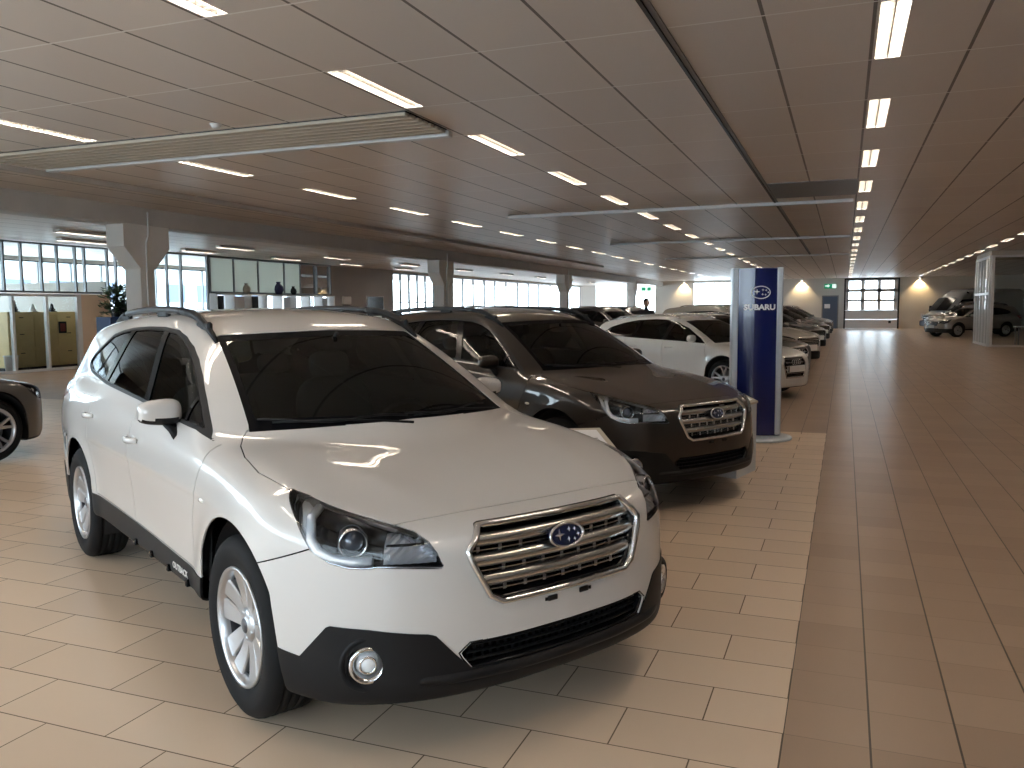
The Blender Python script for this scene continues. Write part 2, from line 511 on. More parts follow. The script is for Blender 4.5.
def shift(f, d): return lambda p: f(p) + d
def arch(ax, hub, r, c=0.):
    def f(p):
        x, z = p[:, 0] - ax - c, p[:, 2]
        lim = np.abs(x) - (.335 + .18*np.clip(.60 - z, 0, 1))
        lim = np.where(z > .62, lim - .3*(z - .62), lim)
        return np.maximum.reduce([np.hypot(x, np.maximum(z - hub - .024, 0)) - r, lim*.98, .55 - np.abs(p[:, 1])])
    return f

def split_regions(B, V, F, cuts, classes, gap=.0026, seams=(), masks=None):
    """cuts: extra level sets; classes: ordered [(name, fn)]; seams: fns whose zero line becomes an open gap"""
    for nm, f in classes: V, F = cut(V, F, f)
    for f in cuts: V, F = cut(V, F, f)
    for f in seams:
        V, F = cut(V, F, shift(f, -gap)); V, F = cut(V, F, shift(f, gap))
    c = V[F].mean(1)
    lab = np.full(len(F), -1)
    for k, (nm, f) in enumerate(classes):
        m = (lab < 0) & (f(c) < 0); lab[m] = k
    drop = np.zeros(len(F), bool)
    for i, f in enumerate(seams):
        mk = masks[i] if masks else (lambda c: c[:, 2] < 1.035)
        drop |= (np.abs(f(c)) < gap) & mk(c)
    area = np.linalg.norm(np.cross(V[F[:, 1]] - V[F[:, 0]], V[F[:, 2]] - V[F[:, 0]]), axis=1)
    return V, F, lab, drop, area > 1e-12

# ---------------------------------------------------------------- wheels
def wheel_meshes(R=.345, rr=.226, width=.215, style='twin'):
    """wheel around origin, axis y, outer face towards -y"""
    t = MB(); w = width/2
    prof = [(rr-.012, -w*.80), (rr+.004, -w*.93), (rr+.03, -w*1.02), ((R+rr)/2+.01, -w*1.08), (R-.035, -w*1.03), (R-.014, -w*.92), (R-.004, -w*.78)]
    for g in (-.5, -.17, .17, .5):
        prof += [(R, w*(g-.13)), (R-.001, w*(g-.04)), (R-.009, w*(g-.03)), (R-.009, w*(g+.03)), (R-.001, w*(g+.04)), (R, w*(g+.13))]
    prof += [(R-.004, w*.78), (R-.014, w*.92), (R-.035, w*1.03), ((R+rr)/2, w*1.08), (rr, w*.9), (rr-.012, w*.8)]
    t.lathe(prof, 72)
    tire = t.mesh('tire', M['rubber'])
    r = MB()
    r.lathe([(rr-.012, -w*.70), (rr-.006, -w*.80), (rr+.003, -w*.92), (rr+.001, -w*.99), (rr-.008, -w*.99), (rr-.016, -w*.90), (rr-.024, -w*.70), (rr-.026, -w*.62)], 72)
    r.lathe([(rr-.026, -w*.62), (rr-.03, -w*.2), (rr-.03, w*.7), (rr-.03, w*.8), (rr-.004, w*.8)], 72, mi=1)
    yo = -w*.86
    n = 5
    def spoke(a0, a1, w0, w1, r0, r1, y0, y1, mid):
        P = []
        for i in range(9):
            q = i/8; rad = r0 + (r1-r0)*q; a = a0 + (a1-a0)*q; wd = w0 + (w1-w0)*q
            yy = y0 + (y1-y0)*q + mid*math.sin(math.pi*q)
            cx, cz = math.cos(a), math.sin(a); tx, tz = -math.sin(a), math.cos(a)
            row = []
            for (s_, d_) in ((-1, .030), (-1, .006), (-.86, 0), (.86, 0), (1, .006), (1, .030), (0, .034), (-1, .030)):
                row.append((rad*cx + s_*wd*tx, yy + d_, rad*cz + s_*wd*tz))
            P.append(row)
        r.grid(P, smooth=False)
    hub_r = .062
    for k in range(n):
        a = math.pi/2 + 2*math.pi*k/n
        if style == 'twin':
            for s_ in (-1, 1):
                spoke(a + s_*.34, a + s_*.235, .022, .046, .045, rr-.012, yo+.026, yo+.004, .006)
        elif style == 'vee':
            for s_ in (-1, 1):
                spoke(a + s_*.10, a + s_*.24, .018, .014, .05, rr-.012, yo+.03, yo+.002, .0)
        else:
            spoke(a, a, .030, .050, .045, rr-.012, yo+.02, yo+.004, .004)
    r.lathe([(.0, yo+.012), (.030, yo+.012), (.034, yo+.016), (.040, yo+.016), (.066, yo+.024), (.072, yo+.06)], 40)
    for k in range(n):
        a = math.pi/2 + 2*math.pi*(k+.5)/n
        r.lathe([(0, yo+.017), (.008, yo+.017), (.010, yo+.03)], 10, c=(.050*math.cos(a), 0, .050*math.sin(a)))
    rim = r.mesh('rim', [M['alloy'], M['dark_alloy']])
    c = MB().lathe([(0, yo+.009), (.026, yo+.009), (.030, yo+.013)], 32).mesh('center_cap', M['dark_alloy'])
    d = MB().lathe([(.05, yo+.075), (.150, yo+.075), (.150, yo+.098), (.05, yo+.098)], 48).mesh('brake_disc', M['disc'])
    return tire, rim, c, d
def put_wheels(root, meshes, axles, hub, ty, width=.225):
    for ax in axles:
        for s in (-1, 1):
            w = link('wheel', meshes[0], root, loc=(ax, s*ty, hub), rot=(0, 0, 0 if s < 0 else math.pi))
            link('rim', meshes[1], w); link('center_cap', meshes[2], w); link('brake_disc', meshes[3], w)

# ---------------------------------------------------------------- the wagon (white and brown copies share it)
def offset_line(B, pts, n=6, mirror=1, off=0.):
    """resample a polyline of 3-D points and drop it on the body surface"""
    P = []
    for a, b in zip(pts[:-1], pts[1:]):
        for i in range(n): P.append(np.array(a) + (np.array(b) - np.array(a))*i/n)
    P.append(np.array(pts[-1])); P = np.array(P)
    P = B.project(P, 4, off); P[:, 1] *= mirror
    return P

def cabin_lining(B, root, windows, step=.035, archr=.43, hub=.35, mats=None):
    """dark lining inside the body, so seams and panes look into a real cabin"""
    V, F = B.mesh(step, off=-.045)
    cls = [('a0', arch(B.ax[0], hub, archr)), ('a1', arch(B.ax[1], hub, archr)), ('w', windows)]
    V, F, lab, drop, ok = split_regions(B, V, F, [], cls)
    c = V[F].mean(1)
    k = (lab < 0) & ok
    top = k & (c[:, 2] > 1.2)
    low = k & ~top
    shell('cabin_lining', B, V, F[low], (M['inner'],), root, th=0.)
    shell('headliner', B, V, F[top], (M['headliner'],), root, th=0.)

def wheel_wells(root, axles, hub, r=.40, y0=.52, y1=.885):
    for ax in axles:
        for s in (-1, 1):
            m = MB(); P = []
            for i in range(25):
                a = -.35 + (math.pi + .7)*i/24
                P.append([(ax + r*math.cos(a), s*y1, hub + r*math.sin(a)), (ax + r*math.cos(a), s*y0, hub + r*math.sin(a))])
            m.grid(P)
            m.add([(ax, s*y0, hub)] + [p[1] for p in P], [(0, i+1, i+2) for i in range(24)])
            m.build('wheel_well', M['inner'], root)

def seat_mesh(w=.25):
    m = MB()
    m.ellip((0, 0, .10), (.27, w, .09), 20, 10, e=.6)
    # backrest, leaning back
    A = Matrix.Translation((-.22, 0, .10)) @ Matrix.Rotation(math.radians(-14), 4, 'Y')
    k = MB().ellip((0, 0, .30), (.075, w, .33), 20, 12, e=.55)
    m.add([tuple(A @ Vector(p)) for p in k.v], k.f, True)
    k = MB().ellip((0, 0, .70), (.05, .13, .085), 16, 10, e=.6)
    m.add([tuple(A @ Vector(p)) for p in k.v], k.f, True)
    for s in (-.05, .05): m.tube([tuple(A @ Vector((0, s, .58))), tuple(A @ Vector((0, s, .66)))], .006, 6)
    return m

def cabin(root, x_dash=.85, z=.0, ysc=1.0, seats=True, zs=0.):
    d = MB(); P = []
    for y in np.linspace(-.68, .68, 15):
        e = .04*(y/.68)**2
        P.append([(x_dash+.32-e*4, y, .93+zs), (x_dash+.05-e, y, .965+zs - .02*abs(y)), (x_dash-.16, y, .955+zs+(.03*math.exp(-((y-.36)/.17)**2))), (x_dash-.24, y, .90+zs), (x_dash-.24, y, .72+zs), (x_dash-.12, y, .55+zs)])
    d.grid(P).build('dashboard', M['dash'], root)
    w = MB(); c = Vector((x_dash-.38, .36, .88+zs)); R = Matrix.Translation(c) @ Matrix.Rotation(math.radians(-65), 4, 'Y')
    w.tube([tuple(R @ Vector((.185*math.cos(a), .185*math.sin(a), 0))) for a in np.linspace(0, 2*math.pi, 33)[:-1]], .014, 8, closed=True)
    for a in (0.1, math.pi-.1, -math.pi/2):
        w.tube([tuple(R @ Vector((.05*math.sin(a), .05*math.cos(a), 0))), tuple(R @ Vector((.18*math.sin(a), .18*math.cos(a), 0)))], .016, 6, sq=(1.3, .5))
    k = MB().ellip((0, 0, 0), (.075, .085, .03), 16, 8, e=.7); w.add([tuple(R @ Vector(p)) for p in k.v], k.f, True)
    w.build('steering_wheel', M['dash'], root)
    sm = seat_mesh().mesh('seat', M['seat'])
    for x, y in ((-.02, -.37), (-.02, .37)):
        link('seat', sm, root, loc=(x, y, .42+zs))
    rs = MB().ellip((-.86, 0, .55+zs), (.26, .62, .09), 24, 10, e=.5)
    A = Matrix.Translation((-1.10, 0, .56+zs)) @ Matrix.Rotation(math.radians(-18), 4, 'Y')
    k = MB().ellip((0, 0, .27), (.07, .62, .30), 24, 10, e=.45); rs.add([tuple(A @ Vector(p)) for p in k.v], k.f, True)
    for y in (-.38, 0, .38):
        k = MB().ellip((0, y, .64), (.045, .12, .07), 14, 8, e=.6); rs.add([tuple(A @ Vector(p)) for p in k.v], k.f, True)
    rs.build('rear_seat', M['seat'], root)

def star(c, r, r2, n, f):
    """points of an n-pointed star in (y,z) plane mapped by f"""
    P = []
    for k in range(2*n):
        a = math.pi/2 + math.pi*k/n; q = r if k % 2 == 0 else r2
        P.append(f(c[0] + q*math.cos(a), c[1] + q*math.sin(a)))
    return P

def badge(parent, f, sc=1.0, frame=None):
    """oval badge with one large and five small stars; f maps (across, up, out) to 3-D"""
    a, b = .078*sc, .041*sc
    m = MB()
    base = [f(a*.98*math.cos(t), b*.98*math.sin(t), .004) for t in np.linspace(0, 2*math.pi, 41)[:-1]]
    bk = [f(a*.98*math.cos(t), b*.98*math.sin(t), -.012) for t in np.linspace(0, 2*math.pi, 41)[:-1]]
    m.add(base + bk, [tuple(range(40))] + [(i, (i+1) % 40, 40+(i+1) % 40, 40+i) for i in range(40)])
    e = m.build('emblem', M['blue_badge'], parent)
    r = MB(); r.tube([f(a*math.cos(t), b*math.sin(t), .005) for t in np.linspace(0, 2*math.pi, 41)[:-1]], .0052*sc, 8, closed=True)
    r.tube([f(a*.93*math.cos(t), b*.91*math.sin(t), .005) for t in np.linspace(0, 2*math.pi, 41)[:-1]], .0022*sc, 6, closed=True)
    r.build('emblem_ring', M['chrome'], e)
    s = MB()
    for (u, v, q, nn) in ((-.034, .004, .022, 4), (.012, .018, .010, 4), (.038, .016, .009, 4), (.052, -.004, .009, 4), (.006, -.016, .010, 4), (.034, -.019, .009, 4)):
        P = []
        for k in range(8):
            t = math.pi/2 + math.pi*k/4; w = q if k % 2 == 0 else q*.30
            P.append(f((u + w*math.cos(t)*1.1)*sc, (v + w*math.sin(t))*sc, .006))
        P.append(f(u*sc, v*sc, .0095)); s.add(P, [(k, (k+1) % 8, 8) for k in range(8)])
    s.build('emblem_stars', M['chrome'], e)

def build_wagon(label, loc, rz, paint, wheel_m):
    B = Body(OUT); ax0, ax1 = OUT['axles']; hub = OUT['hub']
    root = thing('station_wagon', label, 'car', loc, rz)
    V, F = B.mesh(.016)
    dlo_p = [(.935,.990),(.76,1.028),(.3,1.054),(-.15,1.078),(-.95,1.112),(-1.50,1.150),(-1.68,1.185),(-1.715,1.215),(-1.66,1.262),(-1.30,1.397),(-1.10,1.425),(-.91,1.441),(-.6,1.452),(-.32,1.453),(-.05,1.440),(.113,1.410),(.25,1.364),(.37,1.309),(.5,1.240),(.67,1.140),(.80,1.060),(.89,1.004)]
    dlo = rg_xz(dlo_p, .0, .35)
    Bl = lambda p, o=0.: p[:, 0] - (-.016 - .515*(p[:, 2] - 1.102)) + o
    Cl = lambda p, o=0.: p[:, 0] - (-.982 + .422*(p[:, 2] - 1.128)) + o
    pane = shift(dlo, .020)
    p_front = inter(pane, lambda p: -Bl(p, -.0), lambda p: p[:, 0] - .60)
    p_tri = inter(pane, lambda p: .625 - p[:, 0])
    p_rear = inter(pane, lambda p: Bl(p, .085), lambda p: -Cl(p, -.035))
    p_quart = inter(pane, lambda p: Cl(p, .05))
    win_all = union(shift(rg_xz(dlo_p, 0, .35), .01))
    wsp = [(-.2,1.044),(.0,1.046),(.35,1.040),(.60,1.030),(.672,1.026),(.66,1.05),(.548,1.410),(.53,1.417),(.3,1.428),(0,1.436),(-.2,1.436)]
    ws = rg_yz(wsp, 0., 0.)
    wsg = inter(shift(ws, .028), lambda p: 1.075 - p[:, 2])
    rwp = [(-.2,1.12),(0,1.12),(.52,1.12),(.60,1.15),(.50,1.40),(-.2,1.42)]
    rw = rg_yz(rwp, .02, 1.3, back=True)
    hlp = [(1.362,.903),(1.25,.891),(1.142,.873),(.95,.842),(.779,.816),(.671,.797),(.60,.770),(.558,.735),(.527,.690),(.541,.685),(.70,.694),(.818,.698),(.877,.692),(.96,.692),(1.056,.705),(1.159,.743),(1.257,.828),(1.341,.885)]
    hl = rg_wz(hlp, 0., 1.39)
    grp = [(-.2,.797),(.338,.797),(.402,.728),(.392,.69),(.336,.574),(.292,.548),(-.2,.542)]
    gr = rg_yz(grp, 0., 1.85)
    itp = [(-.2,.428),(.402,.424),(.440,.392),(.430,.372),(.40,.335),(-.2,.325)]
    it = rg_yz(itp, 0., 1.85)
    cf = rg_wz([(1.60,.383),(1.356,.383),(1.225,.374),(1.075,.490),(1.055,.496),(.87,.492),(.590,.470),(.560,.462),(.470,.385),(.40,.33),(-.4,.322),(-.4,0),(1.60,0)], 0., 1.39)
    cs = rg_xz([(1.15,0),(1.15,.446),(1.0,.446),(-.915,.476),(-1.05,.476),(-1.05,0)], 0, .6)
    cr = lambda p: np.maximum(sd_cr(p[:, [0, 2]]), p[:, 0] + 1.62)
    sd_cr = sdpoly([(-1.3,0),(-1.3,.47),(-1.75,.47),(-1.9,.42),(-2.1,.50),(-2.9,.52),(-2.9,0)])
    under = lambda p: p[:, 2] - .335
    clad = union(cf, cs, cr, under)
    fog = lambda p: np.maximum(np.hypot((np.abs(p[:, 1]) - (p[:, 0] - 2.2) - .872)/1.30, p[:, 2] - .372) - .055, 1.6 - p[:, 0])
    hood = rg_xy([(2.037,-.3),(2.037,0),(2.028,.41),(2.009,.585),(1.86,.70),(1.625,.783),(1.404,.809),(1.207,.787),(1.06,.748),(.985,.71),(.950,.675),(.97,.60),(1.06,.35),(1.13,.0),(1.13,-.3)], 0., .74)
    fd = rg_xz([(.965,1.02),(1.003,.914),(.945,.791),(.875,.66),(.868,.60),(.885,.455),(-.10,.468),(-.10,1.05),(-.30,1.50),(.2,1.50),(.6,1.25)], 0., .5)
    rd = rg_xz([(-.10,1.05),(-.10,.468),(-.87,.484),(-.90,.60),(-1.0,.76),(-1.03,.95),(-1.03,1.13),(-.87,1.50),(-.30,1.50)], 0., .5)
    dtop = shift(dlo, -.028)
    ab = union(dtop, lambda p: p[:, 2] - np.interp(p[:, 0], [-1.6, -.95, -.15, .76, .935, 1.0], [1.155, 1.116, 1.082, 1.032, .995, .99]))
    fdoor = inter(fd, ab); rdoor = inter(rd, ab)
    bump_ = rg_wz([(1.75,.60),(1.50,.655),(1.159,.745),(1.05,.80),(.95,.84),(.779,.86),(.7,1.2),(-.5,1.2),(-.5,-.1),(1.75,-.1)], 0., 1.40)
    tail = lambda p: np.maximum(sd_tl(p[:, [0, 2]]), .55 - np.abs(p[:, 1]))
    sd_tl = sdpoly([(-1.86,1.04),(-2.10,1.065),(-2.6,1.07),(-2.6,.90),(-2.20,.885),(-2.08,.93),(-1.90,.985)])
    a0, a1 = arch(ax0, hub, .393), arch(ax1, hub, .390, .03)
    classes = [('arch', a0), ('arch', a1), ('windshield_glass', wsg), ('windshield_frame', ws), ('pane_f', p_front), ('pane_t', p_tri), ('pane_r', p_rear), ('pane_q', p_quart),
               ('window_pillar', shift(dlo, .016)), ('window_trim', dlo), ('rear_glass', rw), ('headlight', hl), ('grille', gr), ('intake', it), ('tail', tail), ('fog', fog), ('cladding', clad),
               ('hood', hood), ('front_bumper', bump_), ('front_door', inter(fdoor, lambda p: .45 - p[:, 2])), ('rear_door', inter(rdoor, lambda p: .45 - p[:, 2]))]
    seams = [minus(hood, ws), minus(minus(bump_, hl), hood), inter(fdoor, lambda p: .455 - p[:, 2]), inter(rdoor, lambda p: .455 - p[:, 2])]
    mh = lambda c: (c[:, 0] > .9) & (np.abs(c[:, 1]) < .84) & (c[:, 2] < 1.04)
    mb_ = lambda c: c[:, 0] > .9
    md = lambda c: (c[:, 2] < .985) | ((c[:, 0] < 0) & (c[:, 2] < 1.07))
    V, F, lab, drop, ok = split_regions(B, V, F, [], classes, .0026, seams, [mh, mb_, md, md])
    names = [c[0] for c in classes]
    cen = V[F].mean(1)
    def sel(nm, sd=0):
        ks = [k for k, q in enumerate(names) if q == nm]
        m = np.isin(lab, ks) & ok
        if nm in ('hood', 'front_bumper', 'front_door', 'rear_door'): m &= ~drop
        if sd: m &= (cen[:, 1]*sd > 0)
        return F[m]
    pm = (paint, M['inner'])
    shell('body', B, V, F[(lab < 0) & ok & ~drop], pm, root)
    shell('hood', B, V, sel('hood'), pm, root)
    shell('front_bumper', B, V, sel('front_bumper'), pm, root)
    shell('lower_cladding', B, V, sel('cladding'), (M['plastic'], M['inner']), root, th=.010, off=.004)
    wf = shell('windshield', B, V, sel('windshield_frame'), (M['frit'], M['inner']), root, th=.004, off=-.004)
    shell('windshield_pane', B, V, sel('windshield_glass'), (M['glass'],), wf, th=0, off=-.004)
    shell('rear_window', B, V, sel('rear_glass'), (M['dglass'],), root, th=0, off=-.004)
    for s in (-1, 1):
        d = shell('front_door', B, V, sel('front_door', s), pm, root)
        d2 = shell('rear_door', B, V, sel('rear_door', s), pm, root)
        shell('side_window', B, V, sel('pane_f', s), (M['glass'],), d, th=0, off=-.008)
        shell('corner_window', B, V, sel('pane_t', s), (M['glass'],), d, th=0, off=-.008)
        shell('side_window', B, V, sel('pane_r', s), (M['dglass'],), d2, th=0, off=-.008)
        shell('quarter_window', B, V, sel('pane_q', s), (M['dglass'],), root, th=0, off=-.008)
        shell('window_pillar', B, V, sel('window_pillar', s), (M['gloss'], M['inner']), root, th=.008, off=-.003)
        shell('window_trim', B, V, sel('window_trim', s), (M['trim'], M['inner']), root, th=.008, off=-.001)
        shell('tail_lamp', B, V, sel('tail', s), (M['red_lens'], M['inner']), root, th=.01, off=.002)
        # door handles
        for dx, par, z in ((-.02, d, .898), (-.985, d2, .93)):
            y = float(B.y_at(dx, z)); xs = np.linspace(dx-.09, dx+.09, 9)
            h = MB(); h.tube([(x, s*(y + .004 + .030*math.sin(math.pi*i/8)**.6), z + .004*(i/8)) for i, x in enumerate(xs)], [.010]+[.0125]*7+[.010], 8, sq=(.7, 1.25))
            h.build('door_handle', [paint], par)
            cup = MB().ellip((dx, s*(y-.006), z-.002), (.05, .010, .026), 14, 8); cup.build('handle_cup', [paint], par)
    # headlights
    for s in (-1, 1):
        Fh = sel('headlight', s)
        b = shell('headlight', B, V, Fh, (M['gloss'], M['gloss']), root, th=.002, off=-.075)
        # walls between body edge and bowl
        uu = np.unique(Fh); mp = {v: i for i, v in enumerate(uu)}
        E = np.concatenate([Fh[:, [0, 1]], Fh[:, [1, 2]], Fh[:, [2, 0]]]); es = np.sort(E, 1)
        code = es[:, 0]*len(V) + es[:, 1]; uq, idx, ctn = np.unique(code, return_index=True, return_counts=True)
        be = E[idx[ctn == 1]]
        N = B.grad(V[be.ravel()]); N /= np.linalg.norm(N, axis=1, keepdims=True); N = N.reshape(-1, 2, 3)
        o = V[be] - N*.0; i_ = V[be] - N*.075
        wl = MB(); wl.add(np.concatenate([o[:, 0], o[:, 1], i_[:, 1], i_[:, 0]]), [(k, k+len(be), k+2*len(be), k+3*len(be)) for k in range(len(be))])
        wl.build('lamp_wall', M['satin'], b)
        wr = MB(); o2 = V[be] - N*.001; i2 = V[be]*1.0
        rb = MB()
        shell('lamp_lens', B, V, Fh, (M['lens'],), b, th=0, off=.000)
        yg = np.linspace(.02, .93, 90)
        def on(w_, z, off):
            xg = B.x_at(yg, np.full(90, float(z)), off)
            wg = np.maximum.accumulate(yg - (xg - 2.2))
            y = float(np.interp(w_, wg, yg)); x = float(np.interp(y, yg, xg))
            return np.array((x, s*y, z))
        # light guide: an L of white bars
        g = MB(); g.tube([on(w_, z, -.020) for w_, z in ((1.17,+.855-.0),(1.185,.83),(1.16,.77),(1.12,.735),(1.05,.718),(.95,.710),(.85,.712))], .017, 8, sq=(1.0, 1.0))
        g.tube([on(w_, z, -.018) for w_, z in ((1.17,.862),(1.05,.845),(.9,.818),(.76,.795))], .007, 8)
        g.build('light_guide', M['led'], b)
        g = MB(); g.tube([on(w_, z, -.02) for w_, z in ((1.30,.885),(1.285,.86),(1.235,.80),(1.17,.755))], .012, 8, sq=(1.4, .5))
        g.tube([on(w_, z, -.006) for w_, z in hlp + hlp[:1]], .0032, 6)
        g.build('lamp_bezel', M['chrome'], b)
        g = MB(); P = []
        for i in range(7):
            q = i/6; P.append([on(1.315 - .10*q + .02*t_, (.885 - .115*q) - .02*t_*0 - .0*q, -.012 - .02*t_) for t_ in (0, .5, 1)] + [on(1.255 - .09*q, .872 - .118*q, -.03), on(1.235 - .085*q, .868 - .118*q, -.045)])
        g.grid(P); g.build('corner_reflector', M['led'], b)  # matte white in place of chrome, painting in its bright reflections
        g = MB(); P = []
        for w_, z in ((1.20,.872),(1.10,.857),(1.0,.842),(.9,.826),(.80,.809),(.70,.793),(.62,.775)):
            P.append([on(w_, z - .003, -.010), on(w_ - .01, z - .012, -.02), on(w_ - .02, z - .022, -.035)])
        g.grid(P); g.build('upper_reflector', M['led'], b)  # white colour stands in for the light a chrome strip would mirror
        # projector
        c = on(.965, .762, -.055); out = np.array((.93, s*.37, .02)); out /= np.linalg.norm(out)
        u = np.cross((0, 0, 1), out); u /= np.linalg.norm(u); v = np.cross(out, u)
        pj = MB(); prof = [(.055, -.02), (.050, .020), (.046, .026), (.041, .020), (.038, .008)]
        pj.add([c + out*t + (u*math.cos(a) + v*math.sin(a))*r for r, t in prof for a in np.linspace(0, 2*math.pi, 29)[:-1]],
               [(i*28+k, i*28+(k+1) % 28, (i+1)*28+(k+1) % 28, (i+1)*28+k) for i in range(4) for k in range(28)], True)
        pj.build('projector_ring', M['chrome'], b)
        pl = MB(); prof = [(.0, .026), (.012, .024), (.024, .019), (.034, .010), (.039, .0)]
        pl.add([c + out*t + (u*math.cos(a) + v*math.sin(a))*max(r, 1e-5) for r, t in prof for a in np.linspace(0, 2*math.pi, 29)[:-1]],
               [(i*28+k, i*28+(k+1) % 28, (i+1)*28+(k+1) % 28, (i+1)*28+k) for i in range(4) for k in range(28)], True)
        pl.build('projector_lens', mat('lamp_lens_glass', (.06, .07, .09), .03, .2, 1) if 'lamp_lens_glass' not in bpy.data.materials else bpy.data.materials['lamp_lens_glass'], b)
        # inner reflector with facets
        rf = MB(); P = []
        for i in range(13):
            row = []
            for j in range(7):
                w_ = .80 - .235*i/12; z = .702 + (.090 - .052*(i/12)**2)*j/6
                row.append(on(w_, z, -.016 - .030*math.sin(math.pi*i/12)*math.sin(math.pi*j/6) - (.006 if (i+j) % 2 else 0)))
            P.append(row)
        rf.grid(P, smooth=False); rf.build('reflector', M['lamp_silver'], b)
        g = MB(); g.tube([on(.80, z, -.03) for z in (.71, .745, .79)], .008, 6); g.tube([on(w_, .757, -.026) for w_ in (.80, .70, .60, .56)], .005, 6)
        g.build('reflector_frame', M['gloss'], b)
    # grille
    gp = shell('grille', B, V, sel('grille'), (M['gloss'], M['gloss']), root, th=.004, off=-.05)
    fr = []
    loop = grp[1:-1]
    loop = [(-y, z) for y, z in loop[::-1]] + loop      # bottom-left .. top-left .. top-right .. bottom-right
    path = []
    L2 = loop + [loop[0]]
    for (y0, z0), (y1, z1) in zip(L2[:-1], L2[1:]):
        k = max(2, int(math.hypot(y1-y0, z1-z0)/.02))
        for i in range(k):
            y = y0 + (y1-y0)*i/k; z = z0 + (z1-z0)*i/k
            path.append((float(B.x_at(abs(y), min(z, .792))) + .004 + (.008 if z > .76 else 0), y, z + (.004 if z > .78 else 0)))
    m = MB(); m.tube(path, .016, 8, closed=True, sq=(1.0, .75)); m.build('grille_frame', M['chrome'], gp)
    m = MB(); m.tube([(x-.035, y*.972, .672+(z-.672)*.93) for x, y, z in path], .034, 6, closed=True, sq=(1., .25)); m.build('grille_surround', M['gloss'], gp)
    def gy(z):   # half width of the opening at z
        return float(np.interp(z, [.548, .574, .69, .728, .797], [.292, .336, .392, .402, .338])) - .014
    for z in (.752, .686, .620):
        P = []
        for y in np.linspace(-1, 1, 29):
            row = []
            for dz, dx in ((-.022, -.030), (-.022, -.006), (-.014, .003), (0, .008), (.012, .002), (.021, -.012), (.021, -.030)):
                hw = gy(z+dz*.9)
                yy = y*hw; row.append((float(B.x_at(abs(yy), min(z, .75))) - .014 + dx, yy, z + dz))
            P.append(row)
        bar = MB().grid(P, smooth=True); bar.build('grille_bar', M['satin'], gp)
        P = []
        for y in np.linspace(-1, 1, 31):
            row = []
            for dz, dx in ((-.0350, -.05), (-.0350, -.018), (-.0330, -.014), (-.0310, -.018), (-.0310, -.05)):
                hw = gy(z+dz) - .004; yy = y*hw; row.append((float(B.x_at(abs(yy), min(z, .75))) + .004 + dx, yy, z + dz))
            P.append(row)
        st = MB().grid(P, smooth=False)
        for k in range(-4, 5):     # posts that leave dashes of dark slot
            hw = gy(z-.034)
            yy = k*.085
            if abs(yy) < hw-.02:
                x = float(B.x_at(abs(yy), min(z, .75))); st.box((x-.06, yy-.007, z-.046), (x-.030, yy+.007, z-.016))
        st.build('grille_strip', M['chrome'], gp)
    xe = float(B.x_at(0., .735))
    badge(gp, lambda a, u, o: (xe - .010 + o - u*.22 + .016, a, .728 + u))
    # lower intake
    ip = shell('lower_intake', B, V, sel('intake'), (M['gloss'], M['gloss']), root, th=.004, off=-.07)
    m = MB()
    for z in (.350, .376, .402):
        m.tube([(float(B.x_at(abs(y), z)) - .035, y, z) for y in np.linspace(-.40, .40, 25)], .008, 6, sq=(1.4, .45))
    for k in range(-13, 14):
        yy = k*.03; m.box((float(B.x_at(abs(yy), .37))-.062, yy-.002, .33), (float(B.x_at(abs(yy), .37))-.048, yy+.002, .425))
    m.build('intake_slats', M['plastic'], ip)
    m = MB(); pth = []
    L2 = [(-y, z) for y, z in itp[1:-1][::-1]] + itp[1:-1]; L2 = L2 + [L2[0]]
    for (y0, z0), (y1, z1) in zip(L2[:-1], L2[1:]):
        k = max(2, int(math.hypot(y1-y0, z1-z0)/.03))
        for i in range(k):
            y = y0 + (y1-y0)*i/k; z = z0 + (z1-z0)*i/k; pth.append((float(B.x_at(abs(y), z)) - .03, y, z))
    m.tube(pth, .034, 6, closed=True, sq=(1., .15)); m.build('intake_frame', M['gloss'], ip)
    # lip below the intake
    P = []
    for y in np.linspace(-.60, .60, 41):
        e = min(1, (.60-abs(y))/.12); x = float(B.x_at(abs(y), .33))
        P.append([(x - .02, y, .335), (x + .012*e, y, .326), (x + .020*e, y, .312), (x + .010*e, y, .296), (x - .03, y, .288)])
    MB().grid(P).build('bumper_lip', M['plastic'], root)
    # plate holder clips
    for y in (-.077, .072):
        x = float(B.x_at(abs(y), .515)); m = MB().box((x-.004, y-.022, .506), (x+.006, y+.022, .526), bev=.003)
        m.box((x-.004, y + (.026 if y > 0 else -.034), .510), (x+.004, y + (.034 if y > 0 else -.026), .522)); m.build('plate_clip', M['gloss'], root)
    # fog lamps
    for s in (-1, 1):
        b = shell('fog_lamp', B, V, sel('fog', s), (M['gloss'], M['gloss']), root, th=.003, off=-.035)
        cpos = None
        x, y, _ = on(.872, .372, 0.); y = abs(y)
        c = np.array((x, s*y, .372)); out = np.array((.90, s*.43, .0)); out /= np.linalg.norm(out)
        u = np.cross((0, 0, 1), out); u /= np.linalg.norm(u); v = np.cross(out, u)
        def ringm(prof, mt, nm, par):
            k_ = len(prof); q = MB(); q.add([c + out*t + (u*math.cos(a) + v*math.sin(a))*max(r, 1e-5) for r, t in prof for a in np.linspace(0, 2*math.pi, 33)[:-1]],
               [(i*32+k, i*32+(k+1) % 32, (i+1)*32+(k+1) % 32, (i+1)*32+k) for i in range(k_-1) for k in range(32)], True); q.build(nm, mt, par)
        ringm([(.064, -.012), (.062, .008), (.055, .010), (.046, .000), (.042, -.018)], M['chrome'], 'fog_ring', b)
        ringm([(.0, .004), (.015, .003), (.028, -.002), (.038, -.012), (.043, -.022)], M['led'], 'fog_lens', b)
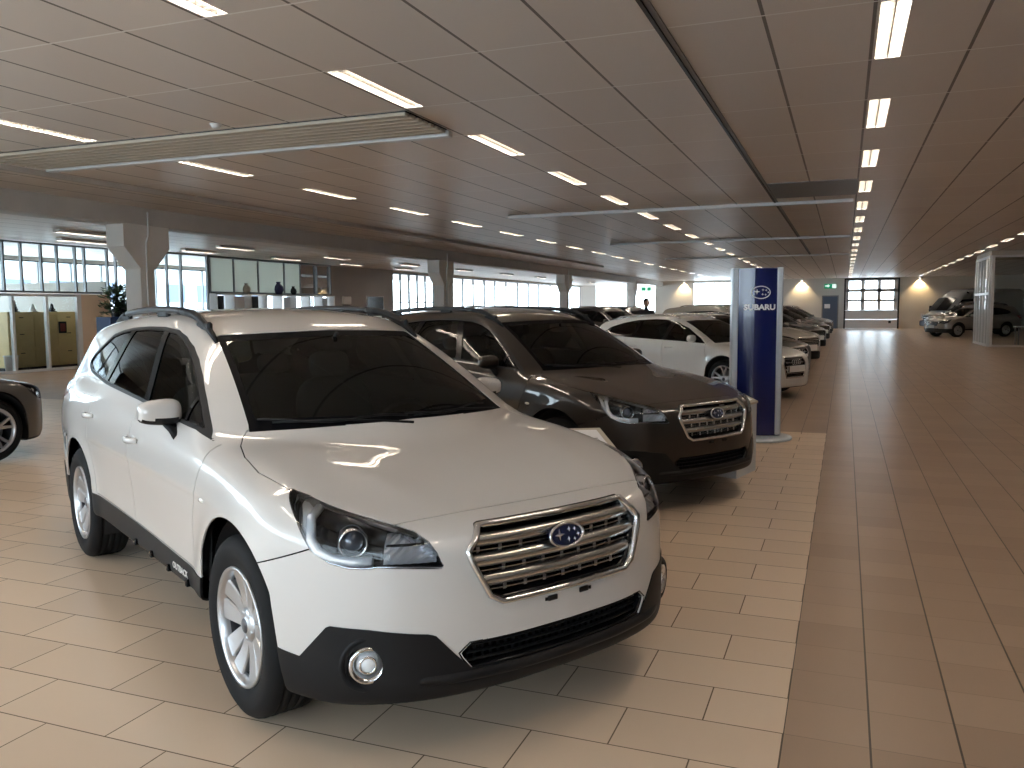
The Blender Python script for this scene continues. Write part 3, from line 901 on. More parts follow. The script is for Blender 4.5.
        ringm([(.030, .0), (.030, .004), (.024, .004), (.024, .0)], M['chrome'], 'fog_inner_ring', b)
        ringm([(.095, -.004), (.086, .004), (.075, -.004), (.066, -.012)], M['plastic'], 'fog_bezel', b)
        c = c + np.array([.010, -s*.026, 0.]) - out*.004
        ringm([(.108, -.012), (.102, .003), (.097, .003), (.088, -.012)], M['plastic'], 'fog_recess_ring', b)
    # mirrors
    for s in (-1, 1):
        q = thing_part('side_mirror', root, (.515, s*.915, 1.086))
        P = []
        for i in range(13):
            t = -math.pi/2 + math.pi*i/12; row = []
            for k in range(24):
                a = 2*math.pi*k/24
                sg = lambda q_, e: math.copysign(abs(q_)**e, q_)
                yy = .088*sg(math.sin(t), .75); sc = abs(math.cos(t))**.45
                xx = .055*sg(math.cos(a), .8)*sc + .020*(-s*yy*s)/.088*1.0
                zz = .058*sg(math.sin(a), .7)*sc*(1 - .12*(yy/.088))
                if xx < -.02: xx = -.02
                row.append((xx, s*yy, zz))
            P.append(row)
        n = 24; v = [p for r_ in P for p in r_]; f = [(i*n+k, i*n+(k+1) % n, (i+1)*n+(k+1) % n, (i+1)*n+k) for i in range(12) for k in range(n)]
        up = [ff for ff in f if np.mean([v[j][2] for j in ff]) > -.028]; lo_ = [ff for ff in f if ff not in set(up)]
        MB().add(v, up, True).build('mirror_housing', [paint], q); 
        mm = MB().add(v, lo_, True)
        mm.tube([(.0, -s*.035, -.040), (.03, -s*.055, -.080), (.07, -s*.066, -.115)], [.034, .030, .036], 10, sq=(1.2, .65))
        mm.build('mirror_base', M['plastic'], q)
        MB().box((-.0235, -.076, -.042), (-.0215, .076, .042), bev=.0005).build('mirror_glass', M['chrome'], q)
        q.rotation_euler = (0, 0, s*-.10)
    # roof rails
    for s in (-1, 1):
        xs = np.concatenate([[.30], np.linspace(.24, -1.80, 22), [-1.95]])
        pts = []
        for i, x in enumerate(xs):
            y = float(np.interp(x, [-2.0, -1.2, 0., .3], [.475, .535, .565, .568])); z = float(B.z_at(x, y))
            lift = .032*min(1, max(0, (.30-x)/.30))**.7*min(1, max(0, (x+1.95)/.25))**.7
            pts.append((x, s*y, z + .004 + lift))
        pts = np.array(pts)
        feet = []
        m = MB(); m.tube(pts[:7], [.010, .016, .019, .020, .020, .020, .020], 8, sq=(.9, 1.1)); feet.append(MB().tube(pts[-4:], .020, 8))
        for x in (.12, -.62, -1.62):
            y = float(np.interp(x, [-2.0, -1.2, 0., .3], [.475, .535, .565, .568])); z = float(B.z_at(x, y)); feet.append(MB().box((x-.09, s*y-.014, z-.01), (x+.09, s*y+.014, z+.035), bev=.01))
        r_ = m.build('roof_rail', M['plastic'], root)
        for ft in feet: ft.build('rail_foot', M['plastic'], r_)
        m = MB(); m.tube(pts[6:-3], .0195, 10, sq=(.85, 1.05)); m.build('rail_bar', M['rail'], r_)
    # wipers
    for y0, y1 in ((.62, -.02), (-.02, -.62)):
        def wp(y, z, o): 
            x = float(B.x_at(abs(y), z)); return (x + o, y, z)
        m = MB(); zz = 1.052
        m.tube([wp(y0*.93, 1.035, .012), wp((y0+y1)/2, 1.062, .020), wp(y1*.98+.03, 1.058, .014)], [.006, .005, .004], 6)
        m.tube([wp(yy, 1.062+.008*math.sin(i), .008) for i, yy in enumerate(np.linspace(y0*.85, y1, 9))], .0045, 6)
        m.build('wiper', M['plastic'], root)
    # side signal, sill clips
    for s in (-1, 1):
        y = float(B.y_at(1.03, .775)); MB().ellip((1.03, s*(y+.001), .775), (.030, .006, .011), 12, 6).build('signal_lamp', M['lens2'], root)
        for x in (.78, .50, .22, -.06):
            y = float(B.y_at(x, .36)); m = MB(); m.box((x-.012, s*y-.02, .352), (x+.012, s*y+.006, .384), bev=.004)
            m.build('sill_clip', M['gloss'], root)
    # cabin
    wins = union(win_all, shift(ws, .02), rw, hl)
    lin = union(win_all, ws, rw, inter(lambda p: 1.75 - p[:, 0]))
    cabin_lining(B, root, lin, hub=hub)
    wheel_wells(root, (ax0, ax1), hub, .405, .52, .850)
    cabin(root)
    MB().box((-2.2, -.62, .22), (1.9, .62, .26)).build('floor_pan', M['inner'], root)
    mr = MB().ellip((.40, 0, 1.36), (.02, .11, .035), 14, 8, e=.6); mr.tube([(.41, 0, 1.385), (.45, 0, 1.42)], .01, 6); mr.build('rear_view_mirror', M['dash'], root)
    put_wheels(root, wheel_m, (ax0+.01, ax1), .345, .788)
    return root, B
def thing_part(name, root, loc):
    o = bpy.data.objects.new(name, None); C_.objects.link(o); o.parent = root; o.location = loc; return o
M['lens2'] = mat('clear_signal', (.75, .74, .70), .1, 0, 1)
# ---------------------------------------------------------------- simpler cars for the rows behind
def repaint(root, old, new):
    memo = {}
    def go(o):
        if o.type == 'MESH' and any(m == old for m in o.data.materials):
            k = o.data.name
            if k not in memo:
                d = o.data.copy()
                for i, m in enumerate(d.materials):
                    if m == old: d.materials[i] = new
                memo[k] = d
            o.data = memo[k]
        for c in o.children: go(c)
    go(root)

HATCH = dict(
 axles=(1.29,-1.29), hub=.325, flare=.018,
 nose=[(0,2.14),(.3,2.12),(.5,2.07),(.65,1.98),(.78,1.84),(.86,1.68),(.92,1.5)],
 lean=[(.1,-.10),(.25,-.01),(.4,.0),(.6,-.005),(.7,-.03),(.76,-.08),(.85,-.22),(1.1,-.6)],
 tail=[(0,-2.14),(.4,-2.11),(.6,-2.06),(.75,-1.98),(.85,-1.84),(.92,-1.6)],
 tlean=[(.2,-.08),(.35,-.02),(.5,.01),(.7,.0),(.85,-.03),(1.0,-.08),(1.15,-.2)],
 top=[(2.3,.66),(2.1,.71),(1.9,.77),(1.6,.84),(1.3,.89),(1.0,.925),(.6,.95),(0,.96),(-.9,.985),(-1.6,1.0),(-2.2,.97)],
 crown=[(0,0),(.3,.002),(.5,.008),(.65,.015),(.75,.03),(.85,.06),(.95,.1)],
 sec=[(.12,.78),(.22,.84),(.35,.862),(.5,.870),(.62,.876),(.72,.878),(.80,.868),(.88,.848),(.95,.82),(1.05,.78)],
 plan=[(2.2,-.06),(1.8,-.02),(1.4,0),(0,0),(-1.4,0),(-1.8,-.02),(-2.2,-.06)],
 gsec=[(.8,.85),(.93,.825),(1.0,.80),(1.1,.755),(1.2,.705),(1.3,.65),(1.38,.59),(1.45,.52)],
 gplan=[(1.0,-.01),(.4,0),(-.8,0),(-1.4,-.02),(-1.8,-.05),(-2.1,-.09)],
 roof=[(.5,1.31),(.3,1.345),(.1,1.375),(-.2,1.405),(-.5,1.415),(-.9,1.405),(-1.3,1.375),(-1.7,1.32),(-2.0,1.26)],
 rcrown=[(0,0),(.3,.010),(.5,.03),(.6,.06),(.7,.1)],
 rglass=[(.9,-2.12),(1.0,-2.08),(1.2,-1.93),(1.3,-1.86),(1.4,-1.80)],
 bot=[(2.2,.20),(1.8,.17),(1.0,.19),(-1.0,.19),(-1.6,.18),(-2.1,.26)],
 ws=(1.18,.93,2.25,.03,.5))
HATCH_R = dict(
 dlo=[(.86,.925),(.3,.955),(-.3,.975),(-1.0,1.0),(-1.42,1.03),(-1.60,1.09),(-1.45,1.18),(-1.15,1.26),(-.8,1.315),(-.4,1.335),(-.1,1.325),(.15,1.28),(.42,1.18),(.7,1.03)],
 ws=[(-.2,.945),(.35,.940),(.60,.93),(.66,.925),(.52,1.30),(.3,1.315),(0,1.32),(-.2,1.32)],
 rw=[(-.2,1.0),(.50,1.0),(.56,1.04),(.46,1.24),(-.2,1.27)],
 hl=[(1.30,.80),(1.0,.765),(.80,.735),(.66,.705),(.62,.66),(.64,.60),(.85,.59),(1.05,.62),(1.2,.69)],
 gr=[(-.2,.70),(.27,.695),(.33,.60),(.26,.36),(-.2,.34)],
 it=None, grx=(.27,.33,.26), plate=(.46,.52), clad=.20, door=(.90,-.05,-.86), tl=[(-1.75,.96),(-1.9,.98),(-2.4,.97),(-2.4,.80),(-1.95,.80)])
SEDAN = dict(HATCH, roof=[(.5,1.31),(.3,1.345),(.1,1.375),(-.2,1.40),(-.5,1.40),(-.9,1.37),(-1.3,1.31),(-1.7,1.20),(-2.0,1.1)])
SUVP = dict(OUT, roof=[(x, z+.07) for x, z in OUT['roof']], gsec=[(z+.05*(z > 1.2), y) for z, y in OUT['gsec']])
CROSS_R = dict(
 dlo=[(.93,.99),(.3,1.054),(-.3,1.085),(-.95,1.112),(-1.50,1.150),(-1.70,1.21),(-1.62,1.27),(-1.30,1.397),(-.91,1.441),(-.32,1.453),(.113,1.41),(.37,1.309),(.67,1.14)],
 ws=[(-.2,1.044),(.35,1.040),(.60,1.030),(.672,1.026),(.548,1.410),(.3,1.428),(0,1.436),(-.2,1.436)],
 rw=[(-.2,1.12),(.52,1.12),(.60,1.15),(.50,1.40),(-.2,1.42)],
 hl=[(1.36,.90),(1.142,.873),(.779,.816),(.60,.77),(.527,.69),(.70,.67),(.96,.67),(1.159,.72),(1.30,.84)],
 gr=[(-.2,.79),(.45,.78),(.50,.72),(.40,.56),(-.2,.54)],
 it=[(-.2,.45),(.5,.44),(.42,.33),(-.2,.32)], plate=(.47,.56), clad=.42, door=(.95,-.10,-.95), tl=[(-1.96,1.045),(-2.10,1.065),(-2.6,1.07),(-2.6,.90),(-2.1,.89)])

def build_simple(name, label, PD, R, loc, rz, paint, wheel_m, R0=.325, group=None, step=.035, rings=False, rails=False, plate=True):
    B = Body(PD); hub = PD['hub']; ax0, ax1 = PD['axles']
    root = thing(name, label, 'car', loc, rz, group)
    V, F = B.mesh(step)
    k = hub/.347
    a0, a1 = arch(ax0, hub, .385), arch(ax1, hub, .385)
    dlo = rg_xz(R['dlo'], 0, .35); ws = rg_yz(R['ws'], 0, 0); rw = rg_yz(R['rw'], .02, 1.3, back=True)
    hl = rg_wz(R['hl'], 0, 1.2, 2.2 if PD['nose'][0][1] > 2.2 else 2.1); gr = rg_yz(R['gr'], 0, 1.6)
    pil = [inter(shift(dlo, .02), lambda p, a=a, b=b: np.maximum(p[:, 0] + .40*(p[:, 2] - .95)*(1 if q != 2 else -1) - a, b - p[:, 0] - .40*(p[:, 2] - .95)*(1 if q != 2 else -1))) for q, (a, b) in enumerate(((1.2, R['door'][1] + .04), (R['door'][1] - .06, R['door'][2] + .06), (R['door'][2] - .02, -2.5)))]
    tl_ = sdpoly(R['tl']); tl = lambda p: np.maximum(tl_(p[:, [0, 2]]), .5 - np.abs(p[:, 1]))
    cl = lambda p: p[:, 2] - R['clad']
    cls = [('arch', a0), ('arch', a1), ('windshield', shift(ws, .015)), ('wframe', ws), ('w0', pil[0]), ('w1', pil[1]), ('w2', pil[2]), ('trim', dlo), ('rear_window', rw), ('headlight', hl), ('grille', gr), ('tail', tl)]
    if R['it']: cls.append(('intake', rg_yz(R['it'], 0, 1.6)))
    cls.append(('clad', cl))
    dx = R['door']
    doors = [(dx[0], dx[1]), (dx[1], dx[2])]
    dfs = [rg_xz([(a + .06, .50), (a, .85), (a - .05, 1.02), (b, 1.02), (b, R['clad'] + .06), (a - .03, R['clad'] + .06)], 0, .5) for a, b in doors]
    dfs[1] = rg_xz([(dx[1], 1.02), (dx[1], R['clad'] + .06), (dx[2] + .05, R['clad'] + .06), (dx[2] + .02, .55), (dx[2] - .12, .75), (dx[2] - .14, 1.02)], 0, .5)
    V, F, lab, drop, ok = split_regions(B, V, F, [], cls, .0035, [minus(q, dlo) for q in dfs])
    nm = [c[0] for c in cls]
    def sel(n): return F[np.isin(lab, [i for i, q in enumerate(nm) if q == n]) & ok]
    shell('body', B, V, F[(lab < 0) & ok & ~drop], (paint, M['inner']), root, th=.008)
    shell('windshield', B, V, sel('windshield'), (M['glass'],), root, th=0, off=-.004)
    shell('windshield_frame', B, V, sel('wframe'), (M['gloss'],), root, th=0, off=-.003)
    for n in ('w0', 'w1', 'w2'):
        q = sel(n); cc = V[q].mean(1)[:, 1] if len(q) else np.zeros(0)
        for s in (-1, 1): shell('side_window', B, V, q[cc*s > 0], (M['dglass'],), root, th=0, off=-.005)
    shell('window_trim', B, V, sel('trim'), (M['gloss'], M['inner']), root, th=.01)
    shell('rear_window', B, V, sel('rear_window'), (M['dglass'],), root, th=0, off=-.004)
    q = sel('headlight'); cc = V[q].mean(1)[:, 1]
    for s in (-1, 1):
        b = shell('headlight', B, V, q[cc*s > 0], (M['satin'], M['gloss']), root, th=.01, off=-.04)
        shell('lamp_lens', B, V, q[cc*s > 0], (M['lens'],), b, th=0, off=.001)
        c = np.array(q[cc*s > 0]).ravel(); c = V[c].mean(0); c[2] -= .01
        MB().ellip(tuple(c - np.array([.035, 0, 0])), (.03, .04, .035), 14, 8).build('lamp_projector', M['chrome'], b)
    g = shell('grille', B, V, sel('grille'), (M['gloss'],), root, th=.01, off=-.015)
    zt = max(z for y, z in R['gr']) - .03; zb = min(z for y, z in R['gr']) + .03; hw = max(y for y, z in R['gr']) - .06
    m = MB()
    n_ = 6
    for i in range(n_):
        z = zb + (zt - zb)*i/(n_-1)
        ys = np.linspace(-hw, hw, 13); xs = B.x_at(np.abs(ys), np.full(13, z)); m.tube(np.stack([xs - .004, ys, np.full(13, z)], -1), .008, 6)
    m.build('grille_slats', M['satin'], g)
    rim = []
    L2 = [(-y, z) for y, z in R['gr'][1:-1][::-1]] + R['gr'][1:-1]; L2 = L2 + [L2[0]]
    for (y0, z0), (y1, z1) in zip(L2[:-1], L2[1:]):
        kk = max(2, int(math.hypot(y1-y0, z1-z0)/.05))
        yy = y0 + (y1-y0)*np.arange(kk)/kk; zz = z0 + (z1-z0)*np.arange(kk)/kk
        rim += list(zip(B.x_at(np.abs(yy), zz) + .002, yy, zz))
    MB().tube(rim, .011, 6, closed=True).build('grille_frame', M['chrome'], g)
    if rings:
        xe = float(B.x_at(0., zt - .06))
        for i in range(4):
            MB().tube([(xe + .012, (i - 1.5)*.062 + .040*math.cos(t), zt - .05 + .040*math.sin(t)) for t in np.linspace(0, 2*math.pi, 25)[:-1]], .005, 6, closed=True).build('emblem_ring', M['chrome'], g)
    if R['it']:
        q = sel('intake'); shell('lower_intake', B, V, q, (M['inner'],), root, th=.01, off=-.03)
    if plate:
        z0, z1 = R['plate']; x = float(B.x_at(0., (z0+z1)/2))
        p = MB().box((x+.004, -.26, z0-.01), (x+.016, .26, z1+.04), bev=.004).build('number_plate', mat('plate_white', (.8, .8, .78), .4) if 'plate_white' not in bpy.data.materials else bpy.data.materials['plate_white'], root)
        MB().box((x+.0162, -.255, z0-.004), (x+.0168, -.215, z1+.034)).build('plate_band', M['blue_badge'], p)
    shell('tail_lamp', B, V, sel('tail'), (M['red_lens'],), root, th=.01, off=.001)
    shell('lower_cladding', B, V, sel('clad'), (M['plastic'], M['inner']), root, th=.01, off=.002)
    lin = union(shift(dlo, .0), ws, rw)
    cabin_lining(B, root, lin, .06, .42, hub)
    wheel_wells(root, (ax0, ax1), hub, .40, .5, .84)
    zs = -.10 if PD['roof'][0][1] < 1.4 else 0
    sm = seat_mesh().mesh('seat', M['seat'])
    for y in (-.34, .34): link('seat', sm, root, loc=(-.02, y, .42+zs))
    MB().ellip((-.95, 0, .75+zs), (.14, .58, .30), 20, 10, e=.5).build('rear_seat', M['seat'], root)
    MB().box((.55, -.62, .60), (1.05, .62, .90+zs), bev=.06).build('dashboard', M['dash'], root)
    w0 = PD['gsec'][1][1]
    for s in (-1, 1):
        q_ = thing_part('side_mirror', root, (.66, s*(w0+.09), R['dlo'][0][1] + .08))
        MB().ellip((0, 0, 0), (.055, .10, .062), 16, 10, e=.7).build('mirror_housing', [paint], q_)
        MB().tube([(0, -s*.04, -.03), (0, -s*.12, -.06)], .022, 8).build('mirror_base', M['plastic'], q_)
        for a in (R['door'][1] + .16, R['door'][2] + .12):
            y = float(B.y_at(a, R['dlo'][0][1] - .09)); MB().tube([(a-.08, s*(y+.004), R['dlo'][0][1]-.09), (a-.04, s*(y+.03), R['dlo'][0][1]-.088), (a+.04, s*(y+.03), R['dlo'][0][1]-.086), (a+.08, s*(y+.004), R['dlo'][0][1]-.085)], .012, 6).build('door_handle', [paint], root)
        if rails:
            xs = np.linspace(.1, -1.5, 14); zz = B.z_at(xs, np.full(14, .52)) + .035
            zz[0] -= .03; zz[-1] -= .03
            MB().tube(np.stack([xs, np.full(14, s*.52), zz], -1), .016, 8).build('roof_rail', M['satin'], root)
    put_wheels(root, wheel_m, (ax0, ax1), R0, .76)
    return root

def build_van(label, loc, rz, paint, nose_paint, wheel_m):
    root = thing('delivery_van', label, 'van', loc, rz)
    prof = [(2.75,.35),(2.78,.55),(2.74,.80),(2.66,1.0),(2.30,1.22),(1.55,2.05),(1.25,2.35),(.8,2.52),(.2,2.58),(-2.7,2.56),(-2.85,2.45),(-2.92,1.2),(-2.92,.40)]
    pr = []
    for (a, b), (c, d) in zip(prof[:-1], prof[1:]):
        for i in range(4): pr.append((a+(c-a)*i/4, b+(d-b)*i/4))
    pr.append(prof[-1])
    m = MB()
    P = []
    for j, t in enumerate(np.linspace(-1, 1, 21)):
        row = []
        for x, z in pr:
            wmax = 1.0 - .13*max(0, (z-1.0)/1.5)**1.5
            y = t*wmax; e = abs(t)**6
            row.append((x - (.22*e + .12*t*t if x > 1.0 else -.08*e), y, z - .10*e*(z > 2.2) ))
        P.append(row)
    m.grid(P)
    for s, row in ((-1, P[0]), (1, P[-1])):
        n = len(row); low = [(x, y, .35) for x, y, z in row]
        c = [(x, s*(abs(y)+.0), z) for x, y, z in row]
        m.grid([[(x, y, .35 + (z-.35)*k/10) if True else 0 for k in range(11)] for x, y, z in row])
    body = m.build('body', paint, root)
    def sidepoly(poly, s, nm, mt, dy=.004):
        def wy(z): return 1.0 - .13*max(0, (z-1.0)/1.5)**1.5
        q = MB(); q.add([(x, s*(wy(z)+dy), z) for x, z in poly] + [(x, s*(wy(z)-.03), z) for x, z in poly], [tuple(range(len(poly)))] + [(i, (i+1) % len(poly), (i+1) % len(poly)+len(poly), i+len(poly)) for i in range(len(poly))])
        q.build(nm, mt, root)
    for s in (-1, 1):
        sidepoly([(1.95,1.28),(1.35,1.92),(.62,1.95),(.62,1.22)], s, 'side_window', M['gloss'])
        sidepoly([(2.35,.35),(2.18,.62),(1.9,.76),(1.6,.76),(1.32,.62),(1.15,.35)], s, 'wheel_arch', M['inner'])
        sidepoly([(-1.25,.35),(-1.42,.62),(-1.7,.76),(-2.0,.76),(-2.28,.62),(-2.45,.35)], s, 'wheel_arch', M['inner'])
        MB().box((2.50, s*.86-.10, .82), (2.66, s*.86+.10, 1.10), bev=.04).build('headlight', M['lens2'], root)
        mm = MB().box((1.85, s*1.08-.09, 1.22), (1.95, s*1.08+.09, 1.58), bev=.03); mm.build('side_mirror', M['plastic'], root)
    q = MB()
    q.add([(2.24, -.84, 1.30), (2.36, 0, 1.30), (2.24, .84, 1.30), (1.58, .78, 2.02), (1.68, 0, 2.06), (1.58, -.78, 2.02)], [(0, 1, 4, 5), (1, 2, 3, 4)]); q.build('windshield', M['gloss'], root)
    MB().box((2.60, -.80, .38), (2.84, .80, .72), bev=.05).build('front_bumper', nose_paint, root)
    g = MB().box((2.70, -.55, .76), (2.80, .55, 1.00), bev=.03).build('grille', M['gloss'], root)
    MB().box((2.79, -.50, .86), (2.815, .50, .89)).build('grille_bar', M['chrome'], g)
    put_wheels(root, wheel_m, (1.75, -1.85), .345, .86)
    return root
# ---------------------------------------------------------------- the hall
HC = 3.587; HL = 3.36; GX, GY = .7325364, 1.4635262; OX, OY = .1412928, 3.4815017
FB, FOY, FOX, FL = .2954594, 3.0860551, -.1693238, .5730183
YB = 65.; XL = -19.5; XR = 15.0; YN = -6.0

def nodes(name):
    m = bpy.data.materials.new(name); m.use_nodes = True
    return m, m.node_tree, m.node_tree.nodes['Principled BSDF']
def mth(t, op, a, b=None, c=None):
    n = t.nodes.new('ShaderNodeMath'); n.operation = op
    for i, v in enumerate((a, b, c)):
        if v is None: continue
        if isinstance(v, (int, float)): n.inputs[i].default_value = v
        else: t.links.new(v, n.inputs[i])
    return n.outputs[0]
def mixc(t, f, a, b):
    n = t.nodes.new('ShaderNodeMix'); n.data_type = 'RGBA'
    if isinstance(f, (int, float)): n.inputs['Factor'].default_value = f
    else: t.links.new(f, n.inputs['Factor'])
    for k, v in (('A', a), ('B', b)):
        if isinstance(v, tuple): n.inputs[k].default_value = (*v, 1)
        else: t.links.new(v, n.inputs[k])
    return n.outputs['Result']
def coords(t):
    g = t.nodes.new('ShaderNodeNewGeometry'); s = t.nodes.new('ShaderNodeSeparateXYZ'); t.links.new(g.outputs['Position'], s.inputs[0])
    return s.outputs['X'], s.outputs['Y'], s.outputs['Z'], g.outputs['Position']
def noise(t, vec, scale, detail=2.):
    n = t.nodes.new('ShaderNodeTexNoise'); n.inputs['Scale'].default_value = scale; n.inputs['Detail'].default_value = detail; t.links.new(vec, n.inputs['Vector']); return n.outputs['Fac']
def cellrand(t, a, b):
    c = t.nodes.new('ShaderNodeCombineXYZ'); t.links.new(a, c.inputs[0]); t.links.new(b, c.inputs[1])
    w = t.nodes.new('ShaderNodeTexWhiteNoise'); t.links.new(c.outputs[0], w.inputs['Vector']); return w.outputs['Value']
def line(t, u, w):
    """1 near integer values of u; w = half width in units of u"""
    f = mth(t, 'FRACT', mth(t, 'ADD', u, .5)); d = mth(t, 'ABSOLUTE', mth(t, 'SUBTRACT', f, .5)); return mth(t, 'LESS_THAN', d, w)

def floor_light():
    m, t, b = nodes('beige_tiles'); x, y, z, P = coords(t)
    v = mth(t, 'DIVIDE', mth(t, 'SUBTRACT', y, FOY), FB); row = mth(t, 'FLOOR', v)
    odd = mth(t, 'FLOORED_MODULO', row, 2.)
    u = mth(t, 'ADD', mth(t, 'DIVIDE', mth(t, 'SUBTRACT', x, FOX), FL), mth(t, 'MULTIPLY', mth(t, 'SUBTRACT', 1., odd), .5))
    ln = mth(t, 'MAXIMUM', line(t, v, .0027/FB), line(t, u, .0027/FL))
    r = cellrand(t, mth(t, 'FLOOR', u), row)
    base = mixc(t, r, (.62, .475, .350), (.70, .545, .405))
    base = mixc(t, mth(t, 'MULTIPLY', noise(t, P, 3., 4.), .35), base, (.56, .44, .33))
    col = mixc(t, ln, base, (.13, .085, .05))
    t.links.new(col, b.inputs['Base Color'])
    t.links.new(mth(t, 'ADD', mth(t, 'MULTIPLY', ln, .4), mth(t, 'ADD', .27, mth(t, 'MULTIPLY', noise(t, P, 1.3), .10))), b.inputs['Roughness'])
    return m
def floor_dark():
    m, t, b = nodes('brown_tiles'); x, y, z, P = coords(t)
    v = mth(t, 'DIVIDE', mth(t, 'SUBTRACT', y, FOY), FB); u = mth(t, 'DIVIDE', mth(t, 'SUBTRACT', x, FOX), .2915)
    lx = line(t, u, .0038/.2915); ly = line(t, v, .0020/FB)
    r = cellrand(t, mth(t, 'FLOOR', u), mth(t, 'FLOOR', v))
    base = mixc(t, r, (.31, .212, .148), (.38, .268, .19))
    base = mixc(t, mth(t, 'MULTIPLY', noise(t, P, 5., 4.), .4), base, (.31, .235, .175))
    col = mixc(t, mth(t, 'MULTIPLY', ly, .45), base, (.09, .06, .04)); col = mixc(t, lx, col, (.06, .042, .028))
    t.links.new(col, b.inputs['Base Color'])
    t.links.new(mth(t, 'ADD', .27, mth(t, 'MULTIPLY', noise(t, P, 1.1), .06)), b.inputs['Roughness']); b.inputs['Specular IOR Level'].default_value = .22
    bp = t.nodes.new('ShaderNodeBump'); bp.inputs['Strength'].default_value = .12; bp.inputs['Distance'].default_value = .01
    t.links.new(noise(t, P, 2.2, 1.), bp.inputs['Height']); t.links.new(bp.outputs['Normal'], b.inputs['Normal'])
    return m
def ceiling_mat():
    m, t, b = nodes('ceiling_panels'); x, y, z, P = coords(t)
    u = mth(t, 'DIVIDE', mth(t, 'SUBTRACT', x, OX), GX); v = mth(t, 'DIVIDE', mth(t, 'SUBTRACT', y, OY), GY)
    lx = line(t, u, .013/GX); ly = line(t, v, .011/GY)
    r = cellrand(t, mth(t, 'FLOOR', u), mth(t, 'FLOOR', v))
    base = mixc(t, r, (.76, .705, .66), (.81, .755, .71))
    col = mixc(t, lx, base, (.17, .145, .125)); col = mixc(t, ly, col, (.97, .95, .92))  # white cross bars, lightened further for the light they would catch
    t.links.new(col, b.inputs['Base Color']); b.inputs['Roughness'].default_value = .42; b.inputs['Specular IOR Level'].default_value = .55
    return m
M['fl'] = floor_light(); M['fd'] = floor_dark(); M['ceil'] = ceiling_mat()
M['wall'] = mat('wall_white', (.62, .61, .58), .8, noise=(1.5, .04))
M['grey_wall'] = mat('wall_grey', (.42, .40, .385), .8, noise=(2, .05))
M['cream_wall'] = mat('wall_cream', (.55, .50, .42), .8, noise=(2, .05))
M['concrete'] = mat('painted_concrete', (.86, .85, .82), .75, noise=(3, .06))
M['beam'] = mat('beam_grey', (.62, .61, .59), .7, noise=(3, .06))
M['white_metal'] = mat('white_metal', (.72, .74, .75), .35)
M['grey_metal'] = mat('grey_metal', (.22, .23, .24), .4, .5)
M['dark_metal'] = mat('dark_metal', (.03, .03, .032), .4, .5)
M['door_panel'] = mat('door_panel', (.72, .70, .68), .5)
M['bluegrey'] = mat('blue_grey_paint', (.10, .135, .20), .5)
M['wood_beige'] = mat('beige_laminate', (.76, .59, .43), .5, noise=(2, .05))
M['wood_yellow'] = mat('light_wood', (.80, .62, .30), .5, noise=(4, .08))
M['tube'] = mat('lamp_tube', (1, 1, 1), emit=(1.0, .85, .69), estr=38.)
M['louver'] = mat('louver_metal', (.20, .19, .175), .35, .8)
M['panel_blue'] = mat('blue_panel', (.008, .014, .10), .16, 0, .3)
M['panel_side'] = mat('panel_side_silver', (.55, .60, .66), .35, .3)
M['letter'] = mat('letter_white', (.85, .86, .88), .4)
M['leaf'] = mat('leaf_green', (.035, .09, .025), .5, noise=(8, .3))
M['green_sign'] = mat('exit_green', (.01, .25, .12), .4, emit=(.03, .85, .45), estr=.18)
M['sign_white'] = mat('exit_white', (.8, .9, .85), .4, emit=(.8, 1, .9), estr=.7)

def structure(o): o['kind'] = 'structure'; return o
S = lambda name, mb, mt: structure(mb.build(name, mt))
# floors
YD = 10.91
S('floor', MB().box((-13.0, YN, -.10), (FOX, 4.5, 0)).box((XL-6, 4.5, -.10), (FOX, YD, 0)), M['fl'])
S('floor', MB().box((FOX, YN, -.10), (XR, YD, 0)), M['fd'])
S('floor', MB().box((XL-6, YD, -.10), (XR, YB+.2, 0)), M['fd'])
# ceiling: high over the hall, lower behind the long beam
cells = []
for k in (0, -6, -12, 6):
    for j in range(-3, 21):
        y = OY + (2*j+.5)*GY
        if YN + 1 < y < YB - 1: cells.append((OX + k*GX + .13, y))
FW, FLn = .10, (GY-.03)/2
cm = MB()
xk = sorted(OX + k*GX + .13 for k in (0, -6, -12, 6))
xe = [-13.0] + [q for x in xk for q in (x-FW, x+FW)] + [XR]
for a, b in zip(xe[::2], xe[1::2]): cm.box((a, YN, HC), (b, YB+.2, HC+.12))
for x in xk:
    ys = sorted(y for cx, y in cells if cx == x); e = [YN] + [q for y in ys for q in (y-FLn, y+FLn)] + [YB+.2]
    for a, b in zip(e[::2], e[1::2]): cm.box((x-FW, a, HC), (x+FW, b, HC+.12))
S('ceiling', cm, M['ceil'])
S('ceiling', MB().box((XL-6, 4.5, HL), (-13.40, YB+.2, HL+.12)), M['ceil'])
S('ceiling_beam', MB().box((-13.45, YN, 3.23), (-13.0, YB, HC+.1), bev=.02), M['beam'])
# the long dark track and the strip edge further left
def struct_box(name, lo, hi, mt, bev=0.): return S(name, MB().box(lo, hi, bev=bev), mt)
struct_box('trim_1', (-1.345, YN, HC-.022), (-1.315, 36, HC+.0), M['dark_metal'])
struct_box('trim_2', (-1.312, YN, HC-.012), (-1.27, 36, HC+.0), M['grey_metal'])
struct_box('trim_3', (-11.0, YN, HC-.07), (-10.9, 40, HC), M['beam'])
